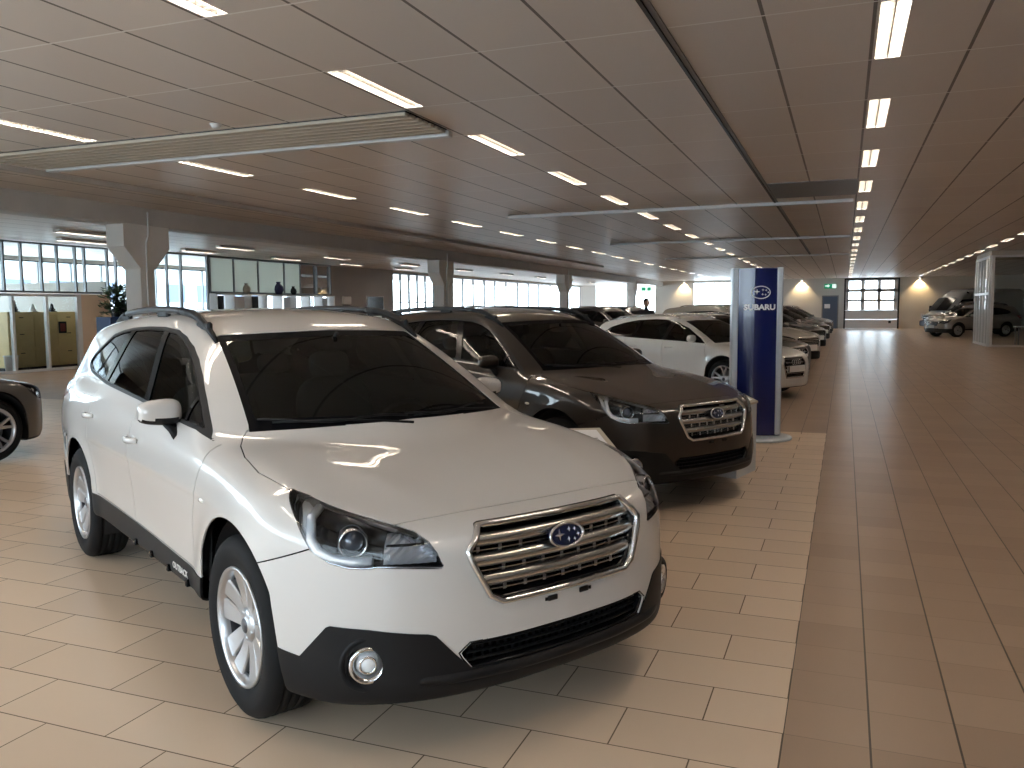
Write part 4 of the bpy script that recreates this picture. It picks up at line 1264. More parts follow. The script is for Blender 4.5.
# cross bars under the ceiling
for i, (x0, x1, y, mt) in enumerate(((-6.95, .10, 17.56, 'white_metal'), (-6.95, .10, 26.3, 'white_metal'), (-6.95, .10, 35.1, 'white_metal'), (-10.6, -4.28, 9.02, 'white_metal'))):
    struct_box('trim_%d' % (4+i), (x0, y-.06, HC-.07), (x1, y+.06, HC-.005), M[mt], .01)
struct_box('ceiling_panel', (-1.26, 14.9, HC-.008), (.14, 16.9, HC), M['grey_metal'])
# slatted air diffuser
dif = thing('air_diffuser', 'long slatted air diffuser recessed in the ceiling above the white car', 'vent', (-7.4, 8.4, HC))
MB().box((-3.2, -.46, -.012), (3.12, .52, -.001)).build('backing', M['dark_metal'], dif)
for i in range(7):
    y = -.42 + i*.145; MB().box((-3.2, y-.045, -.05), (3.12, y+.045, -.012), bev=.008).build('slat', M['wood_beige'] if i < 0 else mat_louv, dif) if False else MB().box((-3.2, y-.045, -.05), (3.12, y+.045, -.012), bev=.008).build('slat', M['cream_wall'], dif)
# ---- light fittings
def fixture():
    L, W = GY-.03, .20; hd = .058
    root = thing('ceiling_light', 'x', 'ceiling light', (0, 0, 0))
    f = MB()
    f.box((-W/2, -L/2, hd), (W/2, L/2, hd+.004))
    for x in (-W/2, W/2-.003): f.box((x, -L/2, -.002), (x+.003, L/2, hd))
    for y in (-L/2, L/2-.003): f.box((-W/2, y, -.002), (W/2, y+.003, hd))
    f.build('frame', M['white_metal'], root)
    for x in (-.050, .050):
        MB().box((x-.026, -L/2+.03, hd-.012), (x+.026, L/2-.03, hd-.005)).build('lamp_tube', M['tube'], root)
    lv = MB()
    lv.box((-.005, -L/2, .004), (.005, L/2, .034))
    n = 20
    for i in range(1, n):
        y = -L/2 + L*i/n; lv.box((-W/2+.003, y-.0015, .004), (W/2-.003, y+.0015, .034))
    lv.build('louver', M['louver'], root)
    return root
fx = fixture(); first = True
def rowname(i): return ['first', 'second', 'third', 'fourth', 'fifth', 'sixth', 'seventh', 'eighth', 'ninth', 'tenth', 'eleventh', 'twelfth', 'thirteenth', 'fourteenth', 'fifteenth', 'sixteenth', 'seventeenth', 'eighteenth', 'nineteenth', 'twentieth'][i]
cols = [(0, 'over the right aisle', 20), (-6, 'above the parked cars', 18), (-12, 'left of the slatted diffuser', 16), (6, 'nearest the right-hand glass office', 20)]
for k, where, n in cols:
    cnt = 0
    for j in range(n):
        r0 = 2*j + (0 if k in (-6, -12, 0) else 0)
        x = OX + k*GX + .13; y = OY + (r0+.5)*GY
        if k == -12 and j == 3: pass
        if y > YB-1: continue
        lab = '%s louvred strip light from the camera in the row %s' % (rowname(cnt), where)
        cnt += 1
        if first: o = fx; o.location = (x, y, HC); o['label'] = lab; first = False
        else: o = dup(fx, (x, y, HC), 0, lab)
        o['group'] = 'strip lights ' + where
for j in range(6):  # second low-ceiling row, added to wash the office wall with light
    o = dup(fx, (-18.0, 12.0 + j*4.2, HL-.064), 0, '%s added strip light from the camera in the low ceiling near the office glass' % rowname(j)); o['group'] = 'added strip lights near the office glass'
for j in range(9):     # behind the beam
    o = dup(fx, (-16.2, 14.6 + j*5.2, HL-.064), 0, '%s strip light from the camera in the low ceiling behind the beam' % rowname(j)); o['group'] = 'strip lights behind the beam'
for k in range(1):     # behind the camera, mirrored in the paint of the near car
    for kx, nm in ((0, 'right aisle'), (-6, 'parked cars')):
        o = dup(fx, (OX + kx*GX + .13, OY + (-2*(k+1)+.5)*GY, HC), 0, '%s strip light behind the camera above the %s' % (rowname(k), nm)); o['group'] = 'strip lights behind the camera'
# smoke detector and small domes
sd = thing('smoke_detector', 'small white round smoke detector on the ceiling beside the slatted diffuser', 'smoke detector', (-6.5, 7.69, HC))
MB().lathe([(0, -.045), (.035, -.045), (.05, -.03), (.055, -.012)], 24, 'z').build('sensor', M['white_metal'], sd)
MB().lathe([(0, -.013), (.065, -.013), (.068, -.001)], 24, 'z').build('base', M['white_metal'], sd)
# ---- columns with flared heads
def column(y, lab, w=.38):
    c = thing('column', lab, 'column', (-13.2, y, 0)); c['kind'] = 'structure'
    m = MB().box((-.20, -w/2, 0), (.20, w/2, 2.9), bev=.01)
    m.build('shaft', M['concrete'], c)
    m = MB(); m.prism([(-w/2, 2.38), (w/2, 2.38), (w/2+.40, 2.80), (w/2+.40, 3.24), (-w/2-.40, 3.24), (-w/2-.40, 2.80)], (-.22, .22), axis='x'); m.build('capital', M['concrete'], c)
    MB().tube([(.235, -.05, 0), (.235, -.05, 2.4), (.245, -.05, 2.9), (.235, .03, 3.05), (.235, .03, 3.5)], .018, 8).build('conduit', M['white_metal'], c)
    return c
for y, l in ((13.22, 'pale concrete column with flared head behind the white car'), (26.9, 'second pale column along the beam beside the long windows'), (40.9, 'third column along the beam before the bright windows'), (55.6, 'farthest column under the long beam')):
    column(y, l)
# ---- windows
nwin = [0]
def window(axis, c, a0, a1, z0, z1, mull, depth=.10, fw=.05, mt='white_metal', bars=(), glass='wglass'):
    """a window in the plane axis=c from a0 to a1; mull = inner mullion positions"""
    nwin[0] += 1
    r = thing('window_%d' % nwin[0], None, None, (0, 0, 0)); r['kind'] = 'structure'
    def bx(m, p0, p1, q0, q1):
        if axis == 'x': m.box((c-depth/2, p0, q0), (c+depth/2, p1, q1))
        else: m.box((p0, c-depth/2, q0), (p1, c+depth/2, q1))
    m = MB()
    bx(m, a0, a1, z0, z0+fw); bx(m, a0, a1, z1-fw, z1); bx(m, a0, a0+fw, z0+fw, z1-fw); bx(m, a1-fw, a1, z0+fw, z1-fw)
    for q in mull: bx(m, q-fw/2, q+fw/2, z0+fw, z1-fw)
    for q in bars: bx(m, a0+fw, a1-fw, q-fw/2, q+fw/2)
    m.build('window_frame', M[mt], r)
    g = MB()
    if axis == 'x': g.add([(c, a0, z0), (c, a1, z0), (c, a1, z1), (c, a0, z1)], [(0, 1, 2, 3)])
    else: g.add([(a0, c, z0), (a1, c, z0), (a1, c, z1), (a0, c, z1)], [(0, 1, 2, 3)])
    g.build('window_pane', M[glass], r)
    return r
# left outer wall of the offices (bright glazing) the showroom glazing, and added unseen glazing beside the near car
XO = XL-5.5
struct_box('wall_left', (XO-.2, 9, 0), (XO, 34.5, .9), M['wall']); struct_box('wall_left', (XO-.2, 9, 3.25), (XO, 34.5, HL), M['wall'])
window('x', XO-.1, 9, 34.5, .9, 3.25, [9 + 1.3*i for i in range(1, 20)], mt='grey_metal')
struct_box('wall_left', (XO, 8.8, 0), (XL, 9.0, HL), M['wall'])
struct_box('wall_left', (XL, 4.35, 0), (-12.9, 4.5, HC), M['wall'])
struct_box('wall_left', (XL-.1, 4.5, 0), (XL, 9.0, HL), M['grey_wall'])
struct_box('wall_left', (-13.0, YN, 0), (-12.9, 4.5, 1.1), M['wall'])
window('x', -12.95, YN, 4.5, 1.1, 3.23, [YN + 1.4*i for i in range(1, 8)], mt='grey_metal')  # unseen window wall, added to bring daylight to the left ceiling and car
# grey inner wall with a dark screen
struct_box('wall_left', (XL-.2, 29.5, 0), (XL, 34.7, HL), M['grey_wall'])
window('y', 34.6, XO, XL-.2, 0, HL, [XO+1.1, XO+2.2, XO+3.3, XO+4.4], mt='grey_metal')
struct_box('wall_left', (XL-.2, 34.7, 0), (XL, YB, .7), M['wall']); struct_box('wall_left', (XL-.2, 34.7, 3.26), (XL, YB, HL), M['wall'])
struct_box('wall_left', (XL-.2, 39.9, .7), (XL, 41.2, 3.26), M['wall'])
window('x', XL-.1, 34.7, 39.9, .7, 3.26, [35.55, 36.4, 37.25, 38.1, 39.0], mt='grey_metal', bars=(1.9,))
window('x', XL-.1, 41.2, YB-.2, .7, 3.26, [42.6, 44., 45.6, 47.2, 49, 51, 53, 55, 57.5, 60, 62.5], mt='grey_metal')
# rear wall with windows, door and garage door
def back(x0, x1, z0, z1, mt='wall'): struct_box('wall_back', (x0, YB, z0), (x1, YB+.2, z1), M[mt])
back(XL-.2, -18.4, 0, HC); back(-15.85, -15.2, 0, HC); back(-13.6, -10.75, 0, HC)
for a, b in ((-18.4, -15.85), (-15.2, -13.6), (-10.75, -7.6)): back(a, b, 0, .9); back(a, b, 3.45, HC); window('y', YB+.1, a, b, .9, 3.45, [(a+b)/2])
back(-7.6, -.02, 0, HC, 'wall'); back(3.45, XR, 0, HC, 'cream_wall'); back(-.02, 3.45, 3.48, HC)
gd = thing('door_1', None, None, (0, 0, 0)); gd['kind'] = 'structure'
m = MB()
cs = [.02, .23, 1.02, 1.28, 2.10, 2.33, 3.15, 3.41]
for a, b in ((.02, .23), (1.02, 1.28), (2.10, 2.33), (3.15, 3.41)): m.box((a, YB+.02, 1.30), (b, YB+.10, 3.45))
for z0, z1 in ((1.30, 1.33), (1.90, 2.06), (2.58, 2.80), (3.36, 3.45)): m.box((.02, YB+.02, z0), (3.41, YB+.10, z1))
for z in (0., .65): m.box((.02, YB+.02, z+.004), (3.41, YB+.10, z+.646), bev=.012)
m.build('door_panel', M['door_panel'], gd)
MB().add([(.1, YB+.06, 1.3), (3.3, YB+.06, 1.3), (3.3, YB+.06, 3.4), (.1, YB+.06, 3.4)], [(0, 1, 2, 3)]).build('door_glass', M['wglass'], gd)
MB().box((-.08, YB-.03, 0), (.02, YB+.12, 3.55)).box((3.41, YB-.03, 0), (3.52, YB+.12, 3.55)).box((.02, YB-.03, 3.45), (3.41, YB+.12, 3.55)).build('door_frame', M['dark_metal'], gd)
MB().box((2.85, YB-.02, .38), (3.02, YB+.02, .56)).build('door_handle', M['dark_metal'], gd)
dd = thing('door_2', None, None, (-1.0, YB, 0)); dd['kind'] = 'structure'
MB().box((-.48, -.05, 0), (.48, 0, 2.28), bev=.01).build('door_leaf', M['bluegrey'], dd)
MB().box((-.56, -.03, 0), (-.48, 0.0, 2.36)).box((.48, -.03, 0), (.56, 0.0, 2.36)).box((-.48, -.03, 2.28), (.48, 0, 2.36)).build('door_frame', M['grey_metal'], dd)
MB().box((-.38, -.06, 1.45), (.0, -.05, 1.75)).build('notice', M['letter'], dd)
ex = thing('exit_sign', 'small green lit exit sign above the blue-grey door', 'sign', (-1.02, YB-.08, 3.02))
MB().box((-.40, -.06, -.16), (.40, .06, .16), bev=.02).build('sign_box', M['green_sign'], ex)
mm = MB(); mm.prism([(-.34, -.02), (-.16, -.02), (-.16, -.10), (-.02, .02), (-.16, .14), (-.16, .06), (-.34, .06)], (-.075, -.062), axis='y'); mm.build('arrow', M['sign_white'], ex)
mm = MB(); mm.box((.14, -.075, -.14), (.40, -.062, .14)).build('doorway_mark', M['sign_white'], ex)
# wall washers on the rear wall
for x, l in ((-11.4, 'between the two rear windows'), (-2.95, 'left of the exit door'), (4.75, 'right of the garage door')):
    w = thing('wall_light', 'small warm wall washer high on the rear wall %s' % l, 'wall light', (x, YB-.18, 3.46), 0, None)
    MB().lathe([(0, 0), (.07, 0), (.09, .03), (.09, .10), (0, .10)], 16, 'z').build('lamp_housing', M['white_metal'], w)
    MB().lathe([(0, -.004), (.055, -.004), (.055, -.001)], 16, 'z').build('lamp_diffuser', M['tube'], w)
    ld = bpy.data.lights.new('wall_washer', 'SPOT'); ld.energy = 260; ld.color = (1, .72, .38); ld.spot_size = 1.9; ld.spot_blend = .6; ld.shadow_soft_size = .06
    lo = bpy.data.objects.new('washer_lamp', ld); C_.objects.link(lo); lo.parent = w; lo.location = (0, 0, -.03); lo.rotation_euler = (math.radians(14), 0, 0)
ex2 = thing('exit_sign', 'green and white exit sign beyond the man at the rear windows', 'sign', (-14.3, YB-.1, 3.02))
MB().box((-.55, -.05, -.22), (.55, .05, .22), bev=.02).build('sign_box', M['sign_white'], ex2)
MB().box((-.35, -.065, -.12), (-.05, -.052, .12)).box((.1, -.065, -.12), (.35, -.052, .12)).build('doorway_mark', M['green_sign'], ex2)
# right wall and the glazed wall behind the camera
struct_box('wall_right', (XR, YN, 0), (XR+.2, YB+.2, HC), M['cream_wall'])
struct_box('wall_front', (-13, YN-.2, 0), (XR, YN, 1.2), M['wall']); struct_box('wall_front', (-13, YN-.2, 3.3), (XR, YN, HC), M['wall'])
window('y', YN-.1, -12.9, 1.6, 1.2, 3.3, [-12.9 + 1.8*i for i in range(1, 8)], mt='grey_metal')
struct_box('wall_front', (1.6, YN-.2, 1.2), (XR, YN, 3.3), M['cream_wall'])
# ---- glazed office front on the left
def glassfront(y0, y1, z0, z1, ys, glass, post='white_metal', w=.05, dep=.08):
    return window('x', XL, y0, y1, z0, z1, ys, depth=dep, fw=w, mt=post, glass=glass)
glassfront(9.0, 18.35, 2.04, 3.34, [9.9, 10.8, 11.7, 12.6, 13.5, 14.3, 15.12, 15.62, 16.2, 16.68, 17.25, 17.55], 'clear', 'grey_metal', .05)
glassfront(9.0, 17.35, .0, 2.02, [10.2, 11.4, 12.6, 13.6, 14.4, 15.3, 16.28, 17.25], 'clear', 'white_metal', .07, .10)
struct_box('wall_left', (XL-.06, 17.35, 0), (XL+.05, 18.35, 2.02), M['wood_beige'])
struct_box('wall_left', (XO, 18.3, 0), (XL-.06, 18.4, 2.4), M['wall'])
glassfront(18.6, 22.4, 1.55, HL, [20.0, 20.6, 21.2], 'clear', 'grey_metal', .05)
struct_box('wall_left', (XL-.1, 18.4, 0), (XL, 22.4, 1.55), M['bluegrey'])
# partition with frosted panes over an open shelf
fm = bpy.data.materials.new('frosted_panel'); fm.use_nodes = True; ft_ = fm.node_tree; ft_.nodes.clear()
fo_ = ft_.nodes.new('ShaderNodeOutputMaterial'); fx_ = ft_.nodes.new('ShaderNodeMixShader'); fx_.inputs[0].default_value = .5
fd_ = ft_.nodes.new('ShaderNodeBsdfDiffuse'); fd_.inputs[0].default_value = (.8, .8, .72, 1); fl_ = ft_.nodes.new('ShaderNodeBsdfTranslucent'); fl_.inputs[0].default_value = (.62, .62, .52, 1)
ft_.links.new(fd_.outputs[0], fx_.inputs[1]); ft_.links.new(fl_.outputs[0], fx_.inputs[2]); ft_.links.new(fx_.outputs[0], fo_.inputs[0]); M['frost'] = fm
struct_box('wall_left', (XL-.12, 22.4, 0), (XL+.0, 29.5, 1.48), M['grey_wall'])
w = window('x', XL, 22.4, 29.5, 2.12, HL, [23.6, 24.9, 26.4, 27.4, 28.5], depth=.16, fw=.07, mt='grey_metal', glass='clear')
S('wall_panel', MB().add([(XL+.055, 22.46, 2.16), (XL+.055, 27.36, 2.16), (XL+.055, 27.36, 3.3), (XL+.055, 22.46, 3.3)], [(0, 1, 2, 3)]), M['frost'])
sh = thing('wall_shelf', 'long open shelf of white and dark cubes in the office partition', 'shelf', (XL+.06, 26, 1.48))
MB().box((-.18, -3.55, .60), (.22, 3.45, .645)).box((-.18, -3.55, -.02), (.22, 3.45, .02)).build('board', M['white_metal'], sh)
for i, y in enumerate(np.linspace(-3.5, 3.4, 9)): MB().box((-.18, y-.02, .02), (.22, y+.02, .60)).build('divider', M['white_metal'], sh)
for i, y in enumerate((-3.3, -1.5, 1.7)): MB().box((-.10, y, .03), (-.06, y+.45, .58)).build('cube_back', M['dark_metal'], sh)
for i, y in enumerate((-2.5, .45, 2.6)): MB().box((-.10, y, .03), (-.06, y+.7, .56)).build('cube_back', M['letter'], sh)
blue = mat('dark_blue_item', (.03, .03, .10), .5)
for i, (y, r, mt, l) in enumerate(((24.2, .15, M['cream_wall'], 'cream round vase on the partition shelf'), (26.0, .19, blue, 'dark blue round vase on the partition shelf'), (26.9, .13, M['dark_metal'], 'slim dark vase on the partition shelf'))):
    t = thing('vase', l, 'vase', (XL+.10, y, 2.126)); MB().lathe([(.001, 0), (r*.6, 0), (r, r*.9), (r*.85, r*1.6), (r*.35, r*2.1), (r*.45, r*2.4)], 20, 'z').build('vessel', mt, t)
    MB().lathe([(r*.45, r*2.4), (r*.5, r*2.45), (r*.42, r*2.48), (r*.33, r*2.1)], 20, 'z').build('rim', mt, t)
sc = thing('wall_screen', 'black wall screen with a white frame on the grey wall', 'screen', (XL+.03, 33.0, 1.72))
MB().box((0, -.68, -.44), (.03, .68, .40), bev=.005).build('screen', M['gloss'], sc)
MB().box((-.02, -.74, -.48), (.02, -.68, .44)).box((-.02, .68, -.48), (.02, .74, .44)).box((-.02, -.68, .40), (.02, .68, .44)).box((-.02, -.68, -.48), (.02, .68, -.44)).build('frame', M['white_metal'], sc)
nb = thing('wall_box', 'small grey box and dispenser on the grey wall beside the screen', 'dispenser', (XL+.02, 30.6, 1.95))
MB().box((0, -.30, -.16), (.12, .30, .16), bev=.03).build('cover', M['door_panel'], nb); MB().box((0, -.24, -.5), (.10, .24, -.2), bev=.02).build('tray', M['grey_metal'], nb)
# office things
cab = thing('office_cabinet', 'long light wood cabinet behind the office glass', 'cabinet', (XL-1.0, 16.7, 0))
MB().box((-.25, -.95, .0), (.25, 1.25, .08)).build('plinth', M['dark_metal'], cab); MB().box((-.25, -.95, .08), (.25, 1.25, 1.55), bev=.01).build('body', M['wood_yellow'], cab)
for k, z in enumerate((.12, .62, 1.06)):
    for j, y in enumerate((-.93, -.20, .53)): 
        d = MB().box((.25, y, z), (.27, y+.70, z+.42), bev=.006).build('drawer', M['wood_yellow'], cab); MB().box((.27, y+.29, z+.33), (.285, y+.41, z+.35)).build('handle', M['dark_metal'], d)
for y, h, l in ((16.15, .34, 'tall black ornament on the light wood cabinet'), (16.7, .22, 'small white ornament on the light wood cabinet'), (17.3, .24, 'low black ornament on the light wood cabinet')):
    t = thing('ornament', l, 'ornament', (XL-1.0, y, 1.55)); mt_ = M['letter'] if 'white' in l else M['dark_metal']
    MB().lathe([(.001, 0), (.07, 0), (.09, .06), (.05, h*.5), (.04, h*.8), (.001, h)], 14, 'z').build('body', mt_, t); MB().box((-.09, -.09, 0), (.09, .09, .02)).build('foot', mt_, t)
pf = thing('picture_frame', 'small dark red picture standing out on the cabinet front', 'picture', (XL-.70, 17.35, 1.12)); MB().box((0, -.12, -.16), (.02, .12, .16)).build('frame', M['dark_metal'], pf); MB().box((.02, -.08, -.11), (.024, .08, .11)).build('print', mat('dark_red', (.25, .03, .03), .5), pf)
ch = thing('office_chair', 'dark blue office chair behind the office glass', 'chair', (XL-1.1, 14.95, 0))
navy = mat('navy_fabric', (.015, .03, .08), .8)
MB().ellip((0, 0, .50), (.26, .25, .06), 18, 8, e=.6).build('seat', navy, ch); MB().ellip((-.05, -.22, .88), (.24, .05, .32), 18, 10, e=.6).build('backrest', navy, ch)
MB().lathe([(.03, .10), (.03, .46)], 12, 'z').build('gas_lift', M['dark_metal'], ch)
for k in range(5):
    a = 2*math.pi*k/5; l = MB().tube([(0, 0, .12), (.28*math.cos(a), .28*math.sin(a), .07)], .022, 6).build('leg', M['dark_metal'], ch); MB().ellip((.29*math.cos(a), .29*math.sin(a), .032), (.03, .03, .03), 10, 8).build('caster', M['dark_metal'], l)
bn = thing('waste_bin', 'pale round waste bin beside the office chair', 'bin', (XL-.45, 15.55, 0)); MB().lathe([(.001, .005), (.14, .005), (.17, .40), (.175, .42), (.16, .42), (.135, .03), (.001, .03)], 24, 'z').build('shell', M['door_panel'], bn); MB().lathe([(.165, .40), (.185, .41), (.185, .43), (.165, .43)], 24, 'z').build('rim', M['white_metal'], bn)
# blue cabinet with the leafy plant
pb = thing('blue_pedestal', 'blue pedestal with a light blue round mark below the plant', 'pedestal', (-16.0, 15.35, 0))
MB().box((-.22, -.50, .05), (.22, .50, 1.42), bev=.01).build('body', mat('pedestal_blue', (.03, .07, .20), .4), pb); MB().box((-.2, -.45, 0), (.2, .45, .05)).build('plinth', M['dark_metal'], pb)
q = MB().lathe([(.001, .235), (.11, .235), (.11, .222)], 24, 'x', c=(0, -.28, 1.20)).build('round_mark', mat('mark_blue', (.12, .35, .75), .4), pb)
pt = thing('potted_plant', 'bushy dark green plant standing on the blue pedestal', 'plant', (-16.0, 15.35, 1.42))
MB().lathe([(.001, 0), (.14, 0), (.18, .18), (.165, .18), (.13, .03), (.001, .03)], 20, 'z').build('pot', M['dark_metal'], pt)
lf = MB(); st = MB()
for k in range(420):
    a = rnd.uniform(0, 6.28); rr_ = rnd.uniform(.02, .42); z = rnd.uniform(.12, .72) - .25*(rr_/.42)**2*.5
    c = Vector((rr_*.6*math.cos(a), rr_*math.sin(a), z)); d = Vector((math.cos(a), math.sin(a), rnd.uniform(-.2, .8))).normalized(); u = d.cross(Vector((0, 0, 1))).normalized()
    L_ = rnd.uniform(.10, .19); w_ = L_*.3; n_ = d.cross(u)*.02
    lf.add([tuple(c), tuple(c+d*L_*.5+u*w_+n_), tuple(c+d*L_), tuple(c+d*L_*.5-u*w_+n_)], [(0, 1, 2, 3)], True)
    if k % 8 == 0: st.tube([(0, 0, .1), tuple(c*.5 + Vector((0, 0, .1))), tuple(c)], .006, 5)
fo = lf.build('foliage', M['leaf'], pt); st.build('stem', M['leaf'], pt)
# ---- tall blue display panel with the logo
PX, PY = -.965, 10.28
dp = thing('display_pillar', 'tall dark blue brand display pillar on a round grey base', 'sign', (PX, PY, 0), math.radians(13))
PW = .235
front = []
for i in range(13):
    t = -1 + 2*i/12; front.append((t*PW, -.10 - .05*(1-t*t)))
back_ = [(-p[0], -p[1]) for p in front]
m = MB(); m.prism(front + [(PW, .10)] + back_[1:-1] + [(-PW, .10)], (.05, 1.985), axis='z')
m.build('panel', M['panel_blue'], dp)
for s in (-1, 1):
    m = MB().box((s*PW-.022 if s > 0 else s*PW-.05, -.115, .05), (s*PW+.05 if s > 0 else s*PW+.022, .115, 1.995), bev=.012); m.build('side_profile', M['panel_side'], dp)
MB().lathe([(.001, .0), (.40, .0), (.41, .012), (.40, .028), (.36, .036), (.001, .04)], 56, 'z', c=(.02, -.02, .003)).build('base_plate', M['panel_side'], dp)
def fy(x): return -.10 - .05*(1-(x/PW)**2)
def pf_(a, u, o): return (a, fy(a) - o, u)
em = MB(); ring = [pf_(.03 + 0.104*math.cos(t), 1.708 + .070*math.sin(t), .004) for t in np.linspace(0, 2*math.pi, 49)[:-1]]
em.tube(ring, .0055, 6, closed=True); em.build('emblem_ring', M['letter'], dp)
sm = MB()
for (u, v, q) in ((-.045, .008, .034), (.022, .028, .017), (.058, .024, .016), (.082, .0, .016), (.018, -.022, .017), (.052, -.026, .016)):
    P = []
    for k in range(8):
        t = math.pi/2 + math.pi*k/4; w = q if k % 2 == 0 else q*.3
        P.append(pf_(.03 + u + w*math.cos(t)*1.1, 1.708 + v + w*math.sin(t), .004))
    P.append(pf_(.03+u, 1.708+v, .009)); sm.add(P, [(k, (k+1) % 8, 8) for k in range(8)])
sm.build('emblem_stars', M['letter'], dp)
def text_mesh(name, txt, size, mt, parent, mapf, sx=1.0, ext=.002, bold=0.):
    cu = bpy.data.curves.new(name, 'FONT'); cu.body = txt; cu.size = size; cu.align_x = 'CENTER'; cu.align_y = 'CENTER'; cu.extrude = ext; cu.offset = bold; cu.resolution_u = 3
    o = bpy.data.objects.new('tmp_text', cu); C_.objects.link(o)
    dg = bpy.context.evaluated_depsgraph_get(); me = bpy.data.meshes.new_from_object(o.evaluated_get(dg)); bpy.data.objects.remove(o)
    for v in me.vertices: v.co = Vector(mapf(v.co.x*sx, v.co.y, v.co.z))
    me.materials.clear(); me.materials.append(mt); me.update()
    return link(name, me, parent)
text_mesh('lettering', 'SUBARU', .086, M['letter'], dp, lambda a, b, c: pf_(.02 + a, 1.535 + b, .003 + c), 1.12, .002, .0035)
# ---- info stands beside the two near cars
def stand(label, corners, z0s):
    """corners: four floor points; z0s: top heights at those corners"""
    c = np.mean(corners, 0); r = thing('info_stand', label, 'display stand', (c[0], c[1], 0))
    P = [(x-c[0], y-c[1]) for x, y in corners]
    v = [(x, y, .0) for x, y in P] + [(x, y, z-.02) for (x, y), z in zip(P, z0s)]
    MB().add(v, [(3,2,1,0), (4,5,6,7)] + [(i, (i+1) % 4, (i+1) % 4+4, i+4) for i in range(4)]).build('body', M['panel_side'], r)
    k = 1.04
    v = [(x*k, y*k, z-.02) for (x, y), z in zip(P, z0s)] + [(x*k, y*k, z) for (x, y), z in zip(P, z0s)]
    t = MB().add(v, [(3,2,1,0), (4,5,6,7)] + [(i, (i+1) % 4, (i+1) % 4+4, i+4) for i in range(4)]).build('sloped_top', M['cream_wall'], r)
    def q(a, b): 
        p = (1-a)*(1-b)*np.array(v[4]) + a*(1-b)*np.array(v[5]) + a*b*np.array(v[6]) + (1-a)*b*np.array(v[7]); return p + np.array([0, 0, .002])
    MB().add([q(.10, .08), q(.90, .08), q(.90, .92), q(.10, .92)], [(0, 1, 2, 3)]).build('info_sheet', M['letter'], t)
    for i, (a0, a1, b0, b1) in enumerate(((.2, .55, .75, .83), (.2, .5, .66, .70), (.2, .7, .5, .53), (.2, .65, .44, .47), (.2, .6, .38, .41))):
        MB().add([q(a0, b0)+.001, q(a1, b0)+.001, q(a1, b1)+.001, q(a0, b1)+.001], [(0, 1, 2, 3)]).build('print', mat('print_red', (.45, .10, .08), .5) if i == 0 else M['grey_metal'], t)
    return r
stand('pale info stand with sloped top in front of the brown car', [(-.87, 7.72), (-.75, 8.21), (-1.13, 8.37), (-1.25, 7.88)], [.66, .66, .82, .82])
stand('pale info stand with sloped top half hidden beyond the white car', [(-1.30, 4.68), (-1.56, 4.54), (-1.35, 4.23), (-1.09, 4.37)], [.85, .85, .75, .75])
# ---- glass office on the right
g0 = (5.1, 36.3)
def gbox():
    global nwin
    window('x', 5.05, 36.3, 40.0, 0, 3.42, [37.0, 37.8, 38.5, 39.3], fw=.09, depth=.09, bars=(2.0,))
    window('y', 36.3, 5.1, 9.6, 0, 3.42, [6.55, 8.0], fw=.08, depth=.09, glass='clear', mt='door_panel')
    struct_box('wall_right', (5.05, 36.25, 3.42), (9.7, 40.05, HC), M['cream_wall'])
    window('x', 9.6, 36.3, 40., 0, 3.42, [37.6, 38.8], fw=.08, depth=.09, glass='clear')
gbox()
ds = thing('office_desk', 'white desk inside the right-hand glass office', 'desk', (7.0, 38.0, 0))
MB().box((-.8, -.4, .71), (.8, .4, .745), bev=.008).build('desktop', M['letter'], ds)
for sx in (-.72, .72):
    for sy in (-.33, .33): MB().box((sx-.025, sy-.025, 0), (sx+.025, sy+.025, .71)).build('leg', M['grey_metal'], ds)
mo = thing('computer_monitor', 'dark monitor on the desk in the right-hand glass office', 'monitor', (6.9, 38.1, .745)); MB().box((-.26, -.015, .12), (.26, .02, .46), bev=.008).build('screen', M['gloss'], mo); MB().box((-.03, 0, 0.0), (.03, .03, .2)).box((-.12, -.09, 0), (.12, .10, .012)).build('stand', M['dark_metal'], mo)
# ---- world outside
S('outside_ground', MB().box((-90, -70, -.32), (80, 130, -.22)), mat('outside_paving', (.85, .84, .82), .8, noise=(.5, .1)))
bldm = mat('far_facade', (.45, .47, .50), .8)
b_ = thing('far_building', 'pale office building seen hazily through the left windows', 'building', (-62, 52, -.22)); MB().box((-5, -26, 0), (5, 26, 6.4)).build('wall', bldm, b_); MB().box((-5.2, -26.2, 6.4), (5.2, 26.2, 6.7)).build('roof', M['grey_metal'], b_)
for i in range(12): MB().box((5.0, -24 + i*4, 2.6), (5.06, -21.6 + i*4, 4.2)).build('window', M['bluegrey'], b_)
# ---------------------------------------------------------------- cars
wm = wheel_meshes()
white, BW = build_wagon('white station wagon nearest the camera with silver grille', (CARX, CARY, 0), CART, M['white_paint'], wm)
brown = dup(white, (-2.825, 7.685, 0), -.517, 'dark brown station wagon parked just behind the white one')
repaint(brown, M['white_paint'], M['brown_paint'])
def sillmap(a, b, c):
    x = .70 - a*1.0
    return (x, 0, 0)
for root in (white,):
    def mp(a, b, c):
        x = .665 + a; z = .398 + b
        y = float(BW.y_at(x, z)); return (x, -(y + .0055 + c*.5), z)
    text_mesh('sill_lettering', 'OUTBACK', .040, M['door_panel'], root, mp, 1.15, .001, .001)
PT = {k: mat(k, c, .35, me, 1.0) for k, (c, me) in dict(audi_white=((.66, .67, .66), 0), black_car=((.008, .008, .009), .1), silver_car=((.42, .41, .39), .6), grey_car=((.11, .105, .10), .5), cream_car=((.50, .47, .42), .2), navy_car=((.012, .018, .04), .3), dgrey_car=((.05, .05, .052), .5), suv_silver=((.33, .30, .26), .6)).items()}
wv = wheel_meshes(.325, .235, .21, 'vee')
ws_ = wheel_meshes(.325, .215, .21, 'plain')
